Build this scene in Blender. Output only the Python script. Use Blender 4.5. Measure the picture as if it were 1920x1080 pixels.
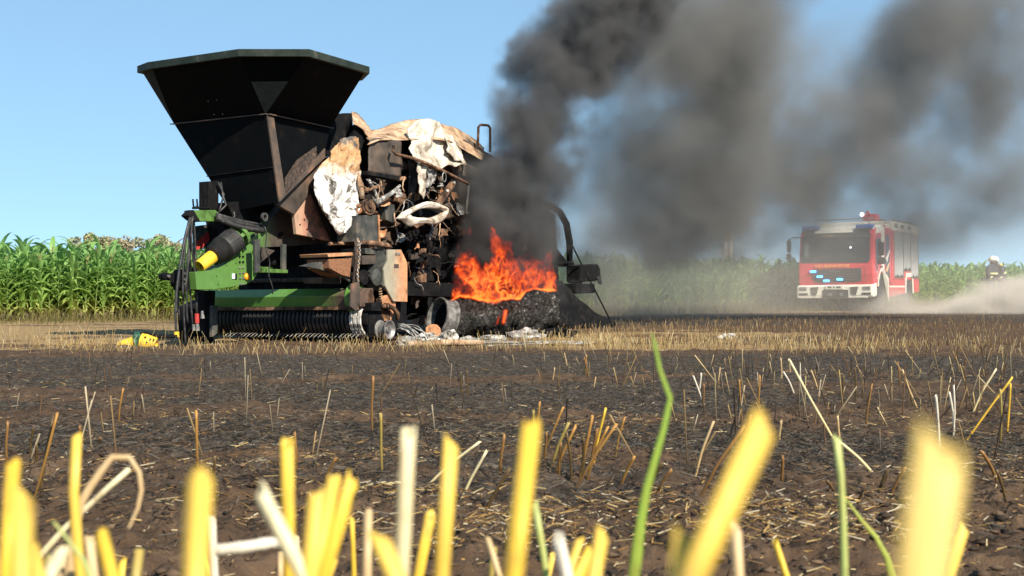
import bpy, math, random
import numpy as np
from mathutils import Vector, Matrix

# ---------------------------------------------------------------- camera, sky, sun, exposure
for o in list(bpy.data.objects):
    bpy.data.objects.remove(o)
S = bpy.context.scene
FPX, CX, CY, HOR, CAMZ = 2318.0, 960.0, 540.0, 597.0, 0.31
PITCH = math.atan((HOR - CY) / FPX)
cam = bpy.data.cameras.new('camera')
cam.sensor_width = 36.0
cam.lens = FPX / 1920.0 * 36.0
cam.clip_start, cam.clip_end = 0.04, 3000.0
cam.dof.use_dof = True
cam.dof.focus_distance = 11.0
cam.dof.aperture_fstop = 17.0
camo = bpy.data.objects.new('camera', cam)
S.collection.objects.link(camo)
camo.location = (0, 0, CAMZ)
camo.rotation_euler = (math.pi / 2 + PITCH, 0, 0)
S.camera = camo

SUN_EL = math.radians(36)
SUN_H = Vector((0.56, -0.83)).normalized()
W = bpy.data.worlds.new('World')
S.world = W
W.use_nodes = True
nt = W.node_tree
sky = nt.nodes.new('ShaderNodeTexSky')
sky.sky_type = 'NISHITA'
sky.sun_disc = False
sky.sun_elevation = SUN_EL
sky.sun_rotation = math.atan2(SUN_H.x, SUN_H.y)
sky.altitude = 2000
sky.air_density = 0.7
sky.dust_density = 0.0
sky.ozone_density = 2.0
bg = nt.nodes['Background']
bg.inputs['Strength'].default_value = 0.15
gm = nt.nodes.new('ShaderNodeGamma'); gm.inputs['Gamma'].default_value = 0.4      # hazy summer sky: little change from zenith to horizon
wb = nt.nodes.new('ShaderNodeVectorMath'); wb.operation = 'MULTIPLY'
wb.inputs[1].default_value = (1.10, 1.58, 1.86)
nt.links.new(sky.outputs[0], gm.inputs['Color'])
nt.links.new(gm.outputs[0], wb.inputs[0])
nt.links.new(wb.outputs[0], bg.inputs['Color'])
sun = bpy.data.lights.new('sun', 'SUN')
sun.energy = 5.0
sun.angle = math.radians(0.5)
sun.color = (1.0, 0.90, 0.74)
suno = bpy.data.objects.new('sun', sun)
S.collection.objects.link(suno)
sd = Vector((SUN_H.x * math.cos(SUN_EL), SUN_H.y * math.cos(SUN_EL), math.sin(SUN_EL)))
suno.rotation_euler = (-sd).to_track_quat('-Z', 'Y').to_euler()
suno.location = (20, -20, 20)
S.view_settings.view_transform = 'Standard'
S.view_settings.look = 'None'
S.view_settings.exposure = 0.8
S.view_settings.gamma = 1.0
cy = S.cycles
cy.max_bounces = 5
cy.diffuse_bounces = 2
cy.glossy_bounces = 2
cy.transmission_bounces = 3
cy.transparent_max_bounces = 12
cy.volume_bounces = 1
cy.volume_max_steps = 300
cy.use_denoising = True
cy.caustics_reflective = cy.caustics_refractive = False
cy.sample_clamp_indirect = 4.0

# ---------------------------------------------------------------- helpers
random.seed(5)
RNG = np.random.default_rng(11)
COL = S.collection
V = Vector
CAM = V((0, 0, CAMZ))
RIGHT = V((1, 0, 0))
UP = V((0, -math.sin(PITCH), math.cos(PITCH)))
FWD = V((0, math.cos(PITCH), math.sin(PITCH)))


def ray(px, py):
    return (FWD + RIGHT * ((px - CX) / FPX) + UP * ((CY - py) / FPX))


def at(px, py, d):
    r = ray(px, py)
    return CAM + r * (d / r.y)


def onplane(px, py, p0, n):
    r = ray(px, py)
    return CAM + r * ((p0 - CAM).dot(n) / r.dot(n))


GY = np.array([-50, 0, 12, 15.5, 20, 27, 40, 44, 60, 90, 3000.])
GZ = np.array([0, 0, 0, -.03, .12, .25, .53, .66, .95, 1.1, 1.1])


def gz(x, y):
    return float(np.interp(y, GY, GZ))


_lat = RNG.random((64, 64, 64)).astype(np.float32)
_latf = _lat.ravel()


def vnoise(x, y, z):
    xi = np.floor(x).astype(np.int64); yi = np.floor(y).astype(np.int64); zi = np.floor(z).astype(np.int64)
    fx = (x - xi).astype(np.float32); fy = (y - yi).astype(np.float32); fz = (z - zi).astype(np.float32)
    fx = fx * fx * (3 - 2 * fx); fy = fy * fy * (3 - 2 * fy); fz = fz * fz * (3 - 2 * fz)
    x0 = (xi & 63) * 4096; x1 = ((xi + 1) & 63) * 4096
    y0 = (yi & 63) * 64; y1 = ((yi + 1) & 63) * 64
    z0 = zi & 63; z1 = (zi + 1) & 63
    L = _latf
    a = L[x0 + y0 + z0] * (1 - fz) + L[x0 + y0 + z1] * fz
    b = L[x0 + y1 + z0] * (1 - fz) + L[x0 + y1 + z1] * fz
    c = L[x1 + y0 + z0] * (1 - fz) + L[x1 + y0 + z1] * fz
    d = L[x1 + y1 + z0] * (1 - fz) + L[x1 + y1 + z1] * fz
    a = a * (1 - fy) + b * fy
    c = c * (1 - fy) + d * fy
    return a * (1 - fx) + c * fx


def fbm(x, y, z, octv=4, gain=.5, lac=2.03):
    s = 0; w = 0; amp = 1.0
    for i in range(octv):
        s = s + amp * vnoise(x + 13.7 * i, y + 7.1 * i, z + 3.3 * i)
        w += amp
        amp *= gain
        x = x * lac; y = y * lac; z = z * lac
    return s / w


def sm(e0, e1, x):
    t = np.clip((x - e0) / (e1 - e0), 0, 1)
    return t * t * (3 - 2 * t)


class MB:
    """collects faces of one mesh (world coordinates)"""
    def __init__(s):
        s.v = []; s.f = []

    def add(s, vs, fs):
        n = len(s.v)
        s.v += [tuple(p) for p in vs]
        s.f += [tuple(i + n for i in f) for f in fs]
        return s

    def prism(s, poly, vec):
        n = len(poly)
        vec = V(vec)
        vs = [V(p) for p in poly] + [V(p) + vec for p in poly]
        fs = [tuple(range(n)), tuple(range(2 * n - 1, n - 1, -1))]
        fs += [(i, n + i, n + (i + 1) % n, (i + 1) % n) for i in range(n)]
        return s.add(vs, fs)

    def box(s, c, size, ax=None):
        c = V(c)
        X, Y, Z = ax or (V((1, 0, 0)), V((0, 1, 0)), V((0, 0, 1)))
        h = [k / 2 for k in size]
        vs = [c + X * (h[0] * i) + Y * (h[1] * j) + Z * (h[2] * k) for i in (-1, 1) for j in (-1, 1) for k in (-1, 1)]
        return s.add(vs, [(0, 1, 3, 2), (4, 6, 7, 5), (0, 4, 5, 1), (2, 3, 7, 6), (0, 2, 6, 4), (1, 5, 7, 3)])

    def tube(s, pts, r, n=8, cap=True):
        pts = [V(p) for p in pts]
        m = len(pts)
        rr = r if isinstance(r, (list, tuple)) else [r] * m
        up = None
        vs = []
        for i, p in enumerate(pts):
            t = (pts[min(i + 1, m - 1)] - pts[max(i - 1, 0)]).normalized()
            if up is None:
                up = t.orthogonal().normalized()
            else:
                up = (up - t * up.dot(t))
                up = up.normalized() if up.length > 1e-6 else t.orthogonal().normalized()
            b = t.cross(up)
            for k in range(n):
                a = 2 * math.pi * k / n
                vs.append(p + (up * math.cos(a) + b * math.sin(a)) * rr[i])
        fs = [(i * n + k, i * n + (k + 1) % n, (i + 1) * n + (k + 1) % n, (i + 1) * n + k) for i in range(m - 1) for k in range(n)]
        if cap:
            fs += [tuple(range(n - 1, -1, -1)), tuple((m - 1) * n + k for k in range(n))]
        return s.add(vs, fs)

    def lathe(s, c, axis, prof, n=24, closed=False):
        """prof: list of (distance along axis, radius)"""
        c = V(c); axis = V(axis).normalized()
        u = axis.orthogonal().normalized(); w = axis.cross(u)
        vs = []
        for (h, r) in prof:
            for k in range(n):
                a = 2 * math.pi * k / n
                vs.append(c + axis * h + (u * math.cos(a) + w * math.sin(a)) * r)
        m = len(prof)
        fs = [(i * n + k, i * n + (k + 1) % n, (i + 1) * n + (k + 1) % n, (i + 1) * n + k) for i in range(m - 1) for k in range(n)]
        if closed:
            fs += [((m - 1) * n + k, (m - 1) * n + (k + 1) % n, (k + 1) % n, k) for k in range(n)]
        else:
            fs += [tuple(range(n - 1, -1, -1)), tuple((m - 1) * n + k for k in range(n))]
        return s.add(vs, fs)

    def grid(s, P, nu, nv):
        """P: flat list of nu*nv points"""
        return s.add(P, [(i * nv + j, i * nv + j + 1, (i + 1) * nv + j + 1, (i + 1) * nv + j) for i in range(nu - 1) for j in range(nv - 1)])

    def obj(s, name, mat=None, parent=None, smooth=False, bevel=0, solid=0, local=False, sub=0):
        me = bpy.data.meshes.new(name)
        off = V((0, 0, 0))
        if parent is not None and not local:
            p = parent
            while p is not None:
                off = off + V(p.location); p = p.parent
        me.from_pydata([tuple(V(v) - off) for v in s.v], [], s.f)
        me.validate()
        import bmesh
        bm = bmesh.new(); bm.from_mesh(me)
        bmesh.ops.recalc_face_normals(bm, faces=bm.faces)
        bm.to_mesh(me); bm.free()
        if smooth:
            me.polygons.foreach_set('use_smooth', [True] * len(me.polygons))
        o = bpy.data.objects.new(name, me)
        COL.objects.link(o)
        if mat:
            me.materials.append(mat)
        if parent is not None:
            o.parent = parent
        if solid:
            m = o.modifiers.new('solid', 'SOLIDIFY'); m.thickness = solid; m.offset = 0
        if bevel:
            m = o.modifiers.new('bevel', 'BEVEL'); m.width = bevel; m.segments = 2; m.limit_method = 'ANGLE'
        if sub:
            m = o.modifiers.new('sub', 'SUBSURF'); m.levels = m.render_levels = sub
        return o


def tag(o, label, cat, group=None, kind=None):
    if label: o['label'] = label
    if cat: o['category'] = cat
    if group: o['group'] = group
    if kind: o['kind'] = kind
    return o


def thing(name, label, cat, loc, rot=(0, 0, 0), group=None, parent=None):
    o = bpy.data.objects.new(name, None)
    o.empty_display_size = .2
    COL.objects.link(o)
    o.location = loc
    o.rotation_euler = rot
    if parent is not None:
        o.parent = parent
    if label:
        tag(o, label, cat, group)
    return o


def npmesh(name, verts, quads, cols=None, mat=None, tri=False, smooth=False):
    """fast mesh from numpy; cols: per-vertex rgb"""
    k = 3 if tri else 4
    me = bpy.data.meshes.new(name)
    verts = np.asarray(verts, np.float32); quads = np.asarray(quads, np.int32)
    me.vertices.add(len(verts)); me.vertices.foreach_set('co', verts.ravel())
    me.loops.add(quads.size); me.loops.foreach_set('vertex_index', quads.ravel())
    me.polygons.add(len(quads))
    me.polygons.foreach_set('loop_start', np.arange(0, quads.size, k, dtype=np.int32))
    me.polygons.foreach_set('loop_total', np.full(len(quads), k, np.int32))
    if smooth:
        me.polygons.foreach_set('use_smooth', np.ones(len(quads), bool))
    if cols is not None:
        at_ = me.color_attributes.new('tint', 'FLOAT_COLOR', 'POINT')
        c = np.ones((len(verts), 4), np.float32); c[:, :3] = cols
        at_.data.foreach_set('color', c.ravel())
    me.update(calc_edges=True)
    if mat: me.materials.append(mat)
    o = bpy.data.objects.new(name, me)
    COL.objects.link(o)
    return o


# ---------------------------------------------------------------- materials
class NT:
    def __init__(s, name):
        s.m = bpy.data.materials.new(name)
        s.m.use_nodes = True
        s.t = s.m.node_tree
        s.b = s.t.nodes['Principled BSDF']
        s.out = s.t.nodes['Material Output']

    def n(s, typ, **kw):
        nd = s.t.nodes.new(typ)
        for k, v in kw.items():
            setattr(nd, k, v)
        return nd

    def l(s, a, b):
        s.t.links.new(a, b)

    def noise(s, scale, detail=4, rough=.55, vec=None, dist=0):
        nd = s.n('ShaderNodeTexNoise')
        nd.inputs['Scale'].default_value = scale
        nd.inputs['Detail'].default_value = detail
        nd.inputs['Roughness'].default_value = rough
        nd.inputs['Distortion'].default_value = dist
        if vec is not None: s.l(vec, nd.inputs['Vector'])
        return nd.outputs['Fac']

    def ramp(s, fac, stops):
        nd = s.n('ShaderNodeValToRGB')
        e = nd.color_ramp.elements
        while len(e) < len(stops): e.new(.5)
        for i, (p, c) in enumerate(stops):
            e[i].position = p
            e[i].color = (*c, 1) if len(c) == 3 else c
        s.l(fac, nd.inputs['Fac'])
        return nd.outputs['Color']

    def mix(s, fac, a, b):
        nd = s.n('ShaderNodeMix', data_type='RGBA')
        for sock, v in ((nd.inputs[0], fac), (nd.inputs[6], a), (nd.inputs[7], b)):
            if isinstance(v, (int, float)): sock.default_value = v
            elif isinstance(v, tuple): sock.default_value = (*v, 1)
            else: s.l(v, sock)
        return nd.outputs[2]

    def math(s, op, a, b=0.0, clamp=False):
        nd = s.n('ShaderNodeMath', operation=op, use_clamp=clamp)
        for sock, v in ((nd.inputs[0], a), (nd.inputs[1], b)):
            if isinstance(v, (int, float)): sock.default_value = v
            else: s.l(v, sock)
        return nd.outputs[0]

    def coord(s, which='Object'):
        return s.n('ShaderNodeTexCoord').outputs[which]

    def bump(s, h, strength=.4, dist=.02):
        nd = s.n('ShaderNodeBump')
        nd.inputs['Strength'].default_value = strength
        nd.inputs['Distance'].default_value = dist
        s.l(h, nd.inputs['Height'])
        s.l(nd.outputs[0], s.b.inputs['Normal'])

    def color(s, c):
        if isinstance(c, tuple): s.b.inputs['Base Color'].default_value = (*c, 1)
        else: s.l(c, s.b.inputs['Base Color'])

    def set(s, **kw):
        for k, v in kw.items():
            k = k.replace('_', ' ')
            if isinstance(v, (int, float)): s.b.inputs[k].default_value = v
            else: s.l(v, s.b.inputs[k])


def pmat(name, stops, scale=6, rough=.7, metal=0, bump=.3, bdist=.01, detail=6, bscale=None, dist=0, rvar=.2, spec=.4):
    t = NT(name)
    t.b.inputs['Specular IOR Level'].default_value = spec
    co = t.coord()
    f = t.noise(scale, detail, .62, co, dist)
    t.color(t.ramp(f, stops))
    f2 = t.noise((bscale or scale * 4), 5, .6, co)
    r = t.math('ADD', t.math('MULTIPLY', t.math('SUBTRACT', f2, .5), rvar * 2), rough, True)
    t.set(Roughness=r, Metallic=metal)
    if bump: t.bump(f2, bump, bdist)
    return t.m


SOOT = pmat('soot_black_steel', [(.3, (.004, .0045, .006)), (.55, (.010, .010, .011)), (.66, (.024, .020, .018)), (.78, (.07, .05, .038))], 7, .85, 0, .5, .01, spec=.08)
HOPPER = pmat('hopper_dark_paint', [(.3, (.0016, .0026, .0036)), (.58, (.0028, .0034, .0042)), (.70, (.010, .0075, .006)), (.8, (.03, .018, .012))], 4.2, .75, .0, .08, .004, spec=.06)
RIMM = pmat('hopper_rim_paint', [(.35, (.012, .020, .016)), (.6, (.028, .036, .03)), (.75, (.10, .095, .08))], 5, .6, spec=.15)
LITFACET = pmat('lit_facet_grey', [(.3, (.014, .018, .020)), (.7, (.026, .03, .031))], 6, .7, spec=.1)  # hopper paint made greyer: light on the corner facets put into the colour
RUST = pmat('burnt_rust_steel', [(.28, (.014, .011, .010)), (.42, (.055, .034, .024)), (.54, (.15, .085, .052)), (.66, (.28, .17, .11)), (.78, (.42, .34, .27))], 7, .9, 0, .6, detail=8, spec=.15)
RUSTO = pmat('orange_heat_rust', [(.28, (.10, .05, .03)), (.4, (.30, .14, .07)), (.55, (.46, .23, .12)), (.68, (.48, .32, .2)), (.8, (.22, .17, .13))], 5, .85, .0, .4, detail=8, spec=.15)
BROWNS = pmat('brown_soot_plate', [(.28, (.026, .021, .018)), (.5, (.075, .058, .048)), (.62, (.13, .085, .06)), (.75, (.30, .13, .085))], 2.6, .7, .1, .2)
ASHW = pmat('white_ash_sheet', [(.34, (.03, .028, .026)), (.43, (.30, .28, .25)), (.54, (.62, .60, .56)), (.7, (.78, .77, .74)), (.8, (.45, .40, .34))], 6.5, .9, 0, .7, .02, bscale=14)
ASHT = pmat('tan_ash_sheet', [(.3, (.05, .035, .026)), (.40, (.22, .135, .08)), (.52, (.42, .27, .165)), (.62, (.52, .38, .26)), (.75, (.60, .53, .45))], 6, .9, 0, .8, .02, bscale=16)
ASHG = pmat('grey_ash', [(.3, (.05, .05, .05)), (.5, (.22, .21, .2)), (.65, (.55, .54, .52)), (.8, (.25, .24, .23))], 12, .95, 0, .8, .02)
STEEL = pmat('heat_grey_steel', [(.3, (.10, .095, .09)), (.55, (.28, .27, .26)), (.75, (.45, .42, .38))], 8, .5, .6, .3)
GREYP = pmat('scorched_grey_plate', [(.3, (.022, .024, .025)), (.5, (.055, .058, .056)), (.62, (.11, .10, .085)), (.75, (.22, .17, .12))], 5, .8, 0, .4, detail=8, spec=.2)
RUBBER = pmat('black_rubber', [(.35, (.012, .012, .013)), (.7, (.035, .034, .033))], 9, .6, 0, .2)
HOSE = pmat('hose_rubber', [(.35, (.012, .012, .013)), (.6, (.04, .04, .042)), (.75, (.09, .085, .08))], 14, .45, 0, .2)
YEL = pmat('yellow_guard_plastic', [(.3, (.55, .33, .02)), (.55, (.78, .50, .035)), (.8, (.62, .42, .10))], 9, .5, 0, .15)
GRN = pmat('green_machine_paint', [(.28, (.03, .045, .018)), (.42, (.06, .12, .03)), (.55, (.085, .18, .042)), (.7, (.12, .19, .07)), (.8, (.16, .15, .09))], 9, .6, 0, .25, detail=9, spec=.2)
DGRN = pmat('dark_green_paint', [(.3, (.012, .05, .028)), (.6, (.02, .09, .05)), (.8, (.04, .10, .06))], 5, .4, 0, .08)
ORANGE = pmat('orange_reflector', [(.3, (.75, .25, .01)), (.7, (.85, .35, .02))], 9, .3, 0, 0)
REDP = pmat('red_coupling', [(.3, (.35, .03, .03)), (.7, (.5, .06, .05))], 9, .4, 0, 0)
WHITEP = pmat('white_marker', [(.3, (.55, .65, .75)), (.7, (.75, .8, .85))], 9, .4, 0, 0)


def burn_gradient(name, c0, c1, direction, lo, hi, nscale=3.0):
    """paint burnt off towards one end of the part (object space)"""
    t = NT(name)
    co = t.coord()
    dp = t.n('ShaderNodeVectorMath', operation='DOT_PRODUCT')
    t.l(co, dp.inputs[0]); dp.inputs[1].default_value = direction
    n1 = t.noise(nscale, 6, .6, co)
    v = t.math('ADD', dp.outputs['Value'], t.math('MULTIPLY', t.math('SUBTRACT', n1, .5), (hi - lo) * 1.1))
    mr = t.n('ShaderNodeMapRange', interpolation_type='SMOOTHSTEP')
    mr.inputs[1].default_value = lo; mr.inputs[2].default_value = hi
    t.l(v, mr.inputs[0])
    n2 = t.noise(9, 5, .6, co)
    a = t.ramp(n2, [(.3, tuple(x * .85 for x in c0)), (.7, tuple(x * 1.1 for x in c0))])
    b = t.ramp(n2, [(.3, tuple(x * .35 for x in c1)), (.42, tuple(x * .75 for x in c1)), (.6, c1), (.78, tuple(min(1, x * 1.9) for x in c1))])
    t.color(t.mix(mr.outputs[0], a, b))
    t.set(Roughness=t.math('ADD', t.math('MULTIPLY', mr.outputs[0], .3), .42))
    t.bump(n2, .12, .005)
    return t.m
# ---------------------------------------------------------------- ground sheet
def burn_zone(x, y):
    """(burnt 0..1, straw cover 0..1) of the field at x, y (numpy)"""
    n = fbm(x * .16, y * .5, x * 0 + 4.2, 4)
    n2 = fbm(x * .5 + 9, y * 1.6, x * 0 + 1.7, 4)
    b = sm(1.9, 3.0, y + (n2 - .5) * 2.2) * (1 - sm(9.5, 12.5, y + (n - .5) * 5))
    b = b * (.12 + .88 * sm(.43, .54, n2 * .62 + n * .38))
    far = sm(21, 23, y - .22 * x) * (1 - sm(30, 33, y - .35 * x))
    b = np.maximum(b, far * .75 * sm(.4, .55, n2))
    st = sm(11.0, 13.2, y + (n - .5) * 3) * (1 - sm(19.5, 21.5, y - .2 * x))
    st = st * sm(.36, .56, n2 * .5 + n * .5) * .85 * (.22 + .78 * sm(-1.0, 1.6, x)) * (.15 + .85 * sm(6.5, 2.5, x + (n - .5) * 5))
    left = sm(-3.0, -4.2, x + (n - .5) * 1.5) * sm(10.8, 12.6, y + (n2 - .5) * 2)
    edge_d = y - (27 + (x + 11.2) * .8)
    margin = sm(-7.0, -3.0, edge_d + (n - .5) * 3)
    st = np.maximum(st, np.maximum(left * (.35 + .65 * sm(.38, .55, n2)), margin * .9))
    b = b * (1 - np.maximum(left * .7, margin))
    fore = 1 - sm(1.6, 2.6, y)
    st = np.maximum(st, fore * .18)
    return b, st


def relief(x, y):
    amp = 1 - sm(16, 34, y)
    z = np.interp(y, GY, GZ)
    r = (fbm(x * .9, y * .9, x * 0 + 2.2, 3) - .5) * .07
    c = fbm(x * 7, y * 7, x * 0 + 8.1, 5, .58) - .5
    c2 = np.abs(fbm(x * 17 + 3, y * 17, x * 0 + 5.1, 4, .55) - .5)
    c3 = fbm(x * 42 + 3, y * 42, x * 0 + 6.1, 2, .6) - .5
    r = r + c * .055 + (c2 - .08) * .06 + c3 * .016 * (1 - sm(4, 9, y))
    return z + r * amp


ys = [-30., -12, -5, -2, -.8, -.2, .15, .35, .6, .85, 1.05]
yv = 1.15
while yv < 17:
    ys.append(yv); yv *= 1.0072
while yv < 75:
    ys.append(yv); yv *= 1.02
ys += [90, 120, 180, 300, 600, 1200, 2600]
ys = np.array(ys)
ns = 430
sv = np.linspace(-1, 1, ns)
outer = np.array([.03, .08, .16, .3, .5, .8, 1.0])
xsl = []
for yy in ys:
    w = .455 * max(yy, .6) + .12
    ow = 25 + max(yy, 0) * 1.6
    xsl.append(np.concatenate([-(w + ow * outer[::-1]), w * sv, w + ow * outer]))
GX = np.array(xsl)
GYY = np.repeat(ys[:, None], GX.shape[1], 1)
gxf, gyf = GX.ravel(), GYY.ravel()
gzf = relief(gxf, gyf)
B, ST = burn_zone(gxf, gyf)
nr, nc = GX.shape
ii = (np.arange(nr - 1)[:, None] * nc + np.arange(nc - 1)[None, :]).ravel()
quads = np.stack([ii, ii + 1, ii + nc + 1, ii + nc], 1)

t = NT('burnt_field_soil')
co = t.coord()
att = t.n('ShaderNodeAttribute', attribute_name='tint')
sep = t.n('ShaderNodeSeparateColor'); t.l(att.outputs['Color'], sep.inputs[0])
n_f = t.noise(38, 6, .65, co)
n_m = t.noise(7, 6, .6, co)
n_x = t.n('ShaderNodeMapping'); n_x.inputs['Scale'].default_value = (.55, 1.6, 1); t.l(co, n_x.inputs[0])
n_s = t.noise(2.6, 7, .68, n_x.outputs[0])
n_g = t.noise(120, 4, .7, co)
soil = t.ramp(n_m, [(.3, (.036, .022, .013)), (.5, (.092, .057, .034)), (.7, (.165, .106, .064))])
soil = t.mix(t.math('MULTIPLY', n_f, .55), soil, (.055, .038, .028))
ash = t.ramp(n_f, [(.3, (.017, .013, .010)), (.5, (.048, .040, .032)), (.64, (.10, .084, .068)), (.8, (.21, .19, .165))])
straw = t.ramp(n_f, [(.3, (.10, .066, .036)), (.5, (.25, .17, .085)), (.7, (.44, .32, .16))])
bm_ = t.math('ADD', sep.outputs[0], t.math('MULTIPLY', t.math('SUBTRACT', n_s, .5), 1.5))
bm_ = t.math('MULTIPLY', t.math('SUBTRACT', bm_, .30), 4.0, True)
bm_ = t.math('MULTIPLY', bm_, t.math('MULTIPLY', sep.outputs[0], 2.5, True))
c1 = t.mix(bm_, soil, ash)
sm_ = t.math('ADD', sep.outputs[1], t.math('MULTIPLY', t.math('SUBTRACT', n_g, .5), 1.6))
sm_ = t.math('MULTIPLY', t.math('SUBTRACT', sm_, .42), 4.0, True)
sm_ = t.math('MULTIPLY', sm_, t.math('MULTIPLY', sep.outputs[1], 4, True))
t.color(t.mix(sm_, c1, straw))
t.set(Roughness=.95)
t.b.inputs['Specular IOR Level'].default_value = .15
hh = t.math('ADD', n_f, t.math('MULTIPLY', n_g, .5))
t.bump(hh, .8, .012)
GROUNDM = t.m
ground = npmesh('ground', np.stack([gxf, gyf, gzf], 1), quads, np.stack([B, ST, B * 0], 1), GROUNDM, smooth=True)
tag(ground, 'burnt brown and black stubble field soil', None, kind='structure')


def ground_at(px, py):
    """where the pixel ray meets the (unrelieved) ground"""
    r = ray(px, py)
    d = 1.0
    for i in range(60):
        p = CAM + r * (d / r.y)
        h = p.z - gz(p.x, p.y)
        slope = (r.z / r.y)
        d2 = d + h / max(1e-4, -slope + 1e-9) * .6 if slope < 0 else d
        if abs(d2 - d) < 1e-4: break
        d = min(max(d2, .1), 200)
    return CAM + r * (d / r.y)


def tint_mat(name, rough=.8, spec=.2, transl=0.0, noise=30):
    t = NT(name)
    att = t.n('ShaderNodeAttribute', attribute_name='tint')
    f = t.noise(noise, 3, .6, t.coord())
    c = t.mix(t.math('MULTIPLY', f, .55), att.outputs['Color'], (.03, .025, .02))
    t.color(c)
    t.set(Roughness=rough)
    t.b.inputs['Specular IOR Level'].default_value = spec
    if transl:
        tr = t.n('ShaderNodeBsdfTranslucent'); t.l(c, tr.inputs[0])
        mx = t.n('ShaderNodeMixShader'); mx.inputs[0].default_value = transl
        t.l(t.b.outputs[0], mx.inputs[1]); t.l(tr.outputs[0], mx.inputs[2]); t.l(mx.outputs[0], t.out.inputs[0])
    return t.m


STEMM = tint_mat('stubble_stem')
LITTERM = tint_mat('straw_litter_piece', noise=60)
GRASSM = tint_mat('dry_grass_blade', transl=.25)


def stems(base, top, w0, w1, c0, c1, sides=3):
    """many thin prisms: base, top (n,3); widths (n,); colours (n,3)"""
    n = len(base)
    d = top - base
    d = d / np.maximum(np.linalg.norm(d, axis=1, keepdims=True), 1e-9)
    u = np.cross(d, np.array([0.13, .31, .94])); u /= np.maximum(np.linalg.norm(u, axis=1, keepdims=True), 1e-6)
    w = np.cross(d, u)
    vs = []; cs = []
    for (p, wd, cc) in ((base, w0, c0), (top, w1, c1)):
        for k in range(sides):
            a = 2 * math.pi * k / sides
            vs.append(p + (u * math.cos(a) + w * math.sin(a)) * wd[:, None] * .5); cs.append(cc)
    vs = np.stack(vs, 1).reshape(-1, 3); cs = np.stack(cs, 1).reshape(-1, 3)
    i0 = np.arange(n)[:, None] * (2 * sides)
    q = [np.concatenate([i0 + k, i0 + (k + 1) % sides, i0 + sides + (k + 1) % sides, i0 + sides + k], 1) for k in range(sides)]
    return vs, np.concatenate(q, 0), cs


def pick(cols, n):
    cols = np.array(cols)
    c = cols[RNG.integers(0, len(cols), n)]
    return c * (.75 + .5 * RNG.random((n, 1)))


# ---------------------------------------------------------------- litter of charred and yellow straw
def scatter(n, y0, y1, spread=.47):
    """points in the view fan, denser near"""
    y = y0 * (y1 / y0) ** RNG.random(n)
    x = (RNG.random(n) * 2 - 1) * (spread * y + .15)
    return x, y


def litter(name, n, y0, y1, lens, wid, kind):
    x, y = scatter(n, y0, y1)
    b, s = burn_zone(x, y)
    if kind == 'char':
        keep = RNG.random(n) < (.22 + b) * (.45 + .55 * sm(2.0, 3.2, y))
    else:
        keep = RNG.random(n) < np.clip(.26 + .9 * s + .35 * (1 - b) * (y < 3.6), 0, 1)
        clump = fbm(x * 2.2 + 5, y * 2.2, x * 0 + 3.1, 3)
        keep &= RNG.random(n) < sm(.42, .60, clump) + .1
    x, y = x[keep], y[keep]; n = len(x)
    a = RNG.random(n) * math.pi
    L = lens[0] + (lens[1] - lens[0]) * RNG.random(n) ** 2
    dz = (RNG.random(n) - .4) * .5 * L
    z = relief(x, y) + .006 + RNG.random(n) * .008
    base = np.stack([x, y, z], 1)
    top = base + np.stack([np.cos(a) * L, np.sin(a) * L, np.abs(dz)], 1)
    if kind == 'char':
        c = pick([(.014, .011, .009), (.024, .019, .015), (.05, .042, .034), (.10, .086, .07), (.10, .065, .04), (.17, .11, .065), (.19, .165, .135)], n)
    else:
        c = pick([(.58, .40, .16), (.48, .30, .10), (.66, .52, .28), (.36, .20, .06), (.24, .13, .05), (.20, .12, .06), (.70, .60, .42)], n)
    w = wid[0] + (wid[1] - wid[0]) * RNG.random(n)
    v, q, cs = stems(base, top, w, w * .8, c, c * .9, 3)
    o = npmesh(name, v, q, cs, LITTERM)
    return o


tag(litter('charred_straw', 120000, 1.6, 13, (.006, .045), (.0009, .0026), 'char'), 'thin layer of charred black straw lying on the field', None, kind='stuff')
tag(litter('straw_litter', 42000, 1.25, 16, (.004, .036), (.0010, .0030), 'straw'), 'scattered yellow straw pieces lying on the soil', None, kind='stuff')

# soil clods
n = 9000
x, y = scatter(n, 1.25, 9)
b, s = burn_zone(x, y)
k_ = RNG.random(n) < (1.0 - .55 * b)
x, y = x[k_], y[k_]; n = len(x)
r = .002 + .008 * RNG.random(n) ** 4
z = relief(x, y) + r * .2
dirs = np.array([(1, 0, 0), (-1, 0, 0), (0, 1, 0), (0, -1, 0), (0, 0, 1), (0, 0, -1), (.6, .6, .5), (-.6, .6, .5), (.6, -.6, .5), (-.6, -.6, .5)], float)
# octahedron subdivided once by jittered corners
octf = np.array([(4, 0, 6), (4, 6, 2), (6, 0, 2), (4, 2, 7), (4, 7, 1), (7, 2, 1), (4, 1, 9), (4, 9, 3), (9, 1, 3), (4, 3, 8), (4, 8, 0), (8, 3, 0), (5, 2, 0), (5, 1, 2), (5, 3, 1), (5, 0, 3)])
vv = dirs[None] * r[:, None, None] * (.45 + 1.0 * RNG.random((n, 10, 1))) * np.array([1.3, 1.1, .6])
vv = vv + np.stack([x, y, z], 1)[:, None, :]
ff = (octf[None] + (np.arange(n) * 10)[:, None, None]).reshape(-1, 3)
cc = pick([(.078, .049, .030), (.115, .074, .046), (.047, .030, .020), (.155, .103, .064), (.03, .022, .016)], n)
tag(npmesh('soil_clods', vv.reshape(-1, 3), ff, np.repeat(cc, 10, 0), LITTERM, tri=True), 'loose brown soil clods on the near field', None, kind='stuff')

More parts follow.
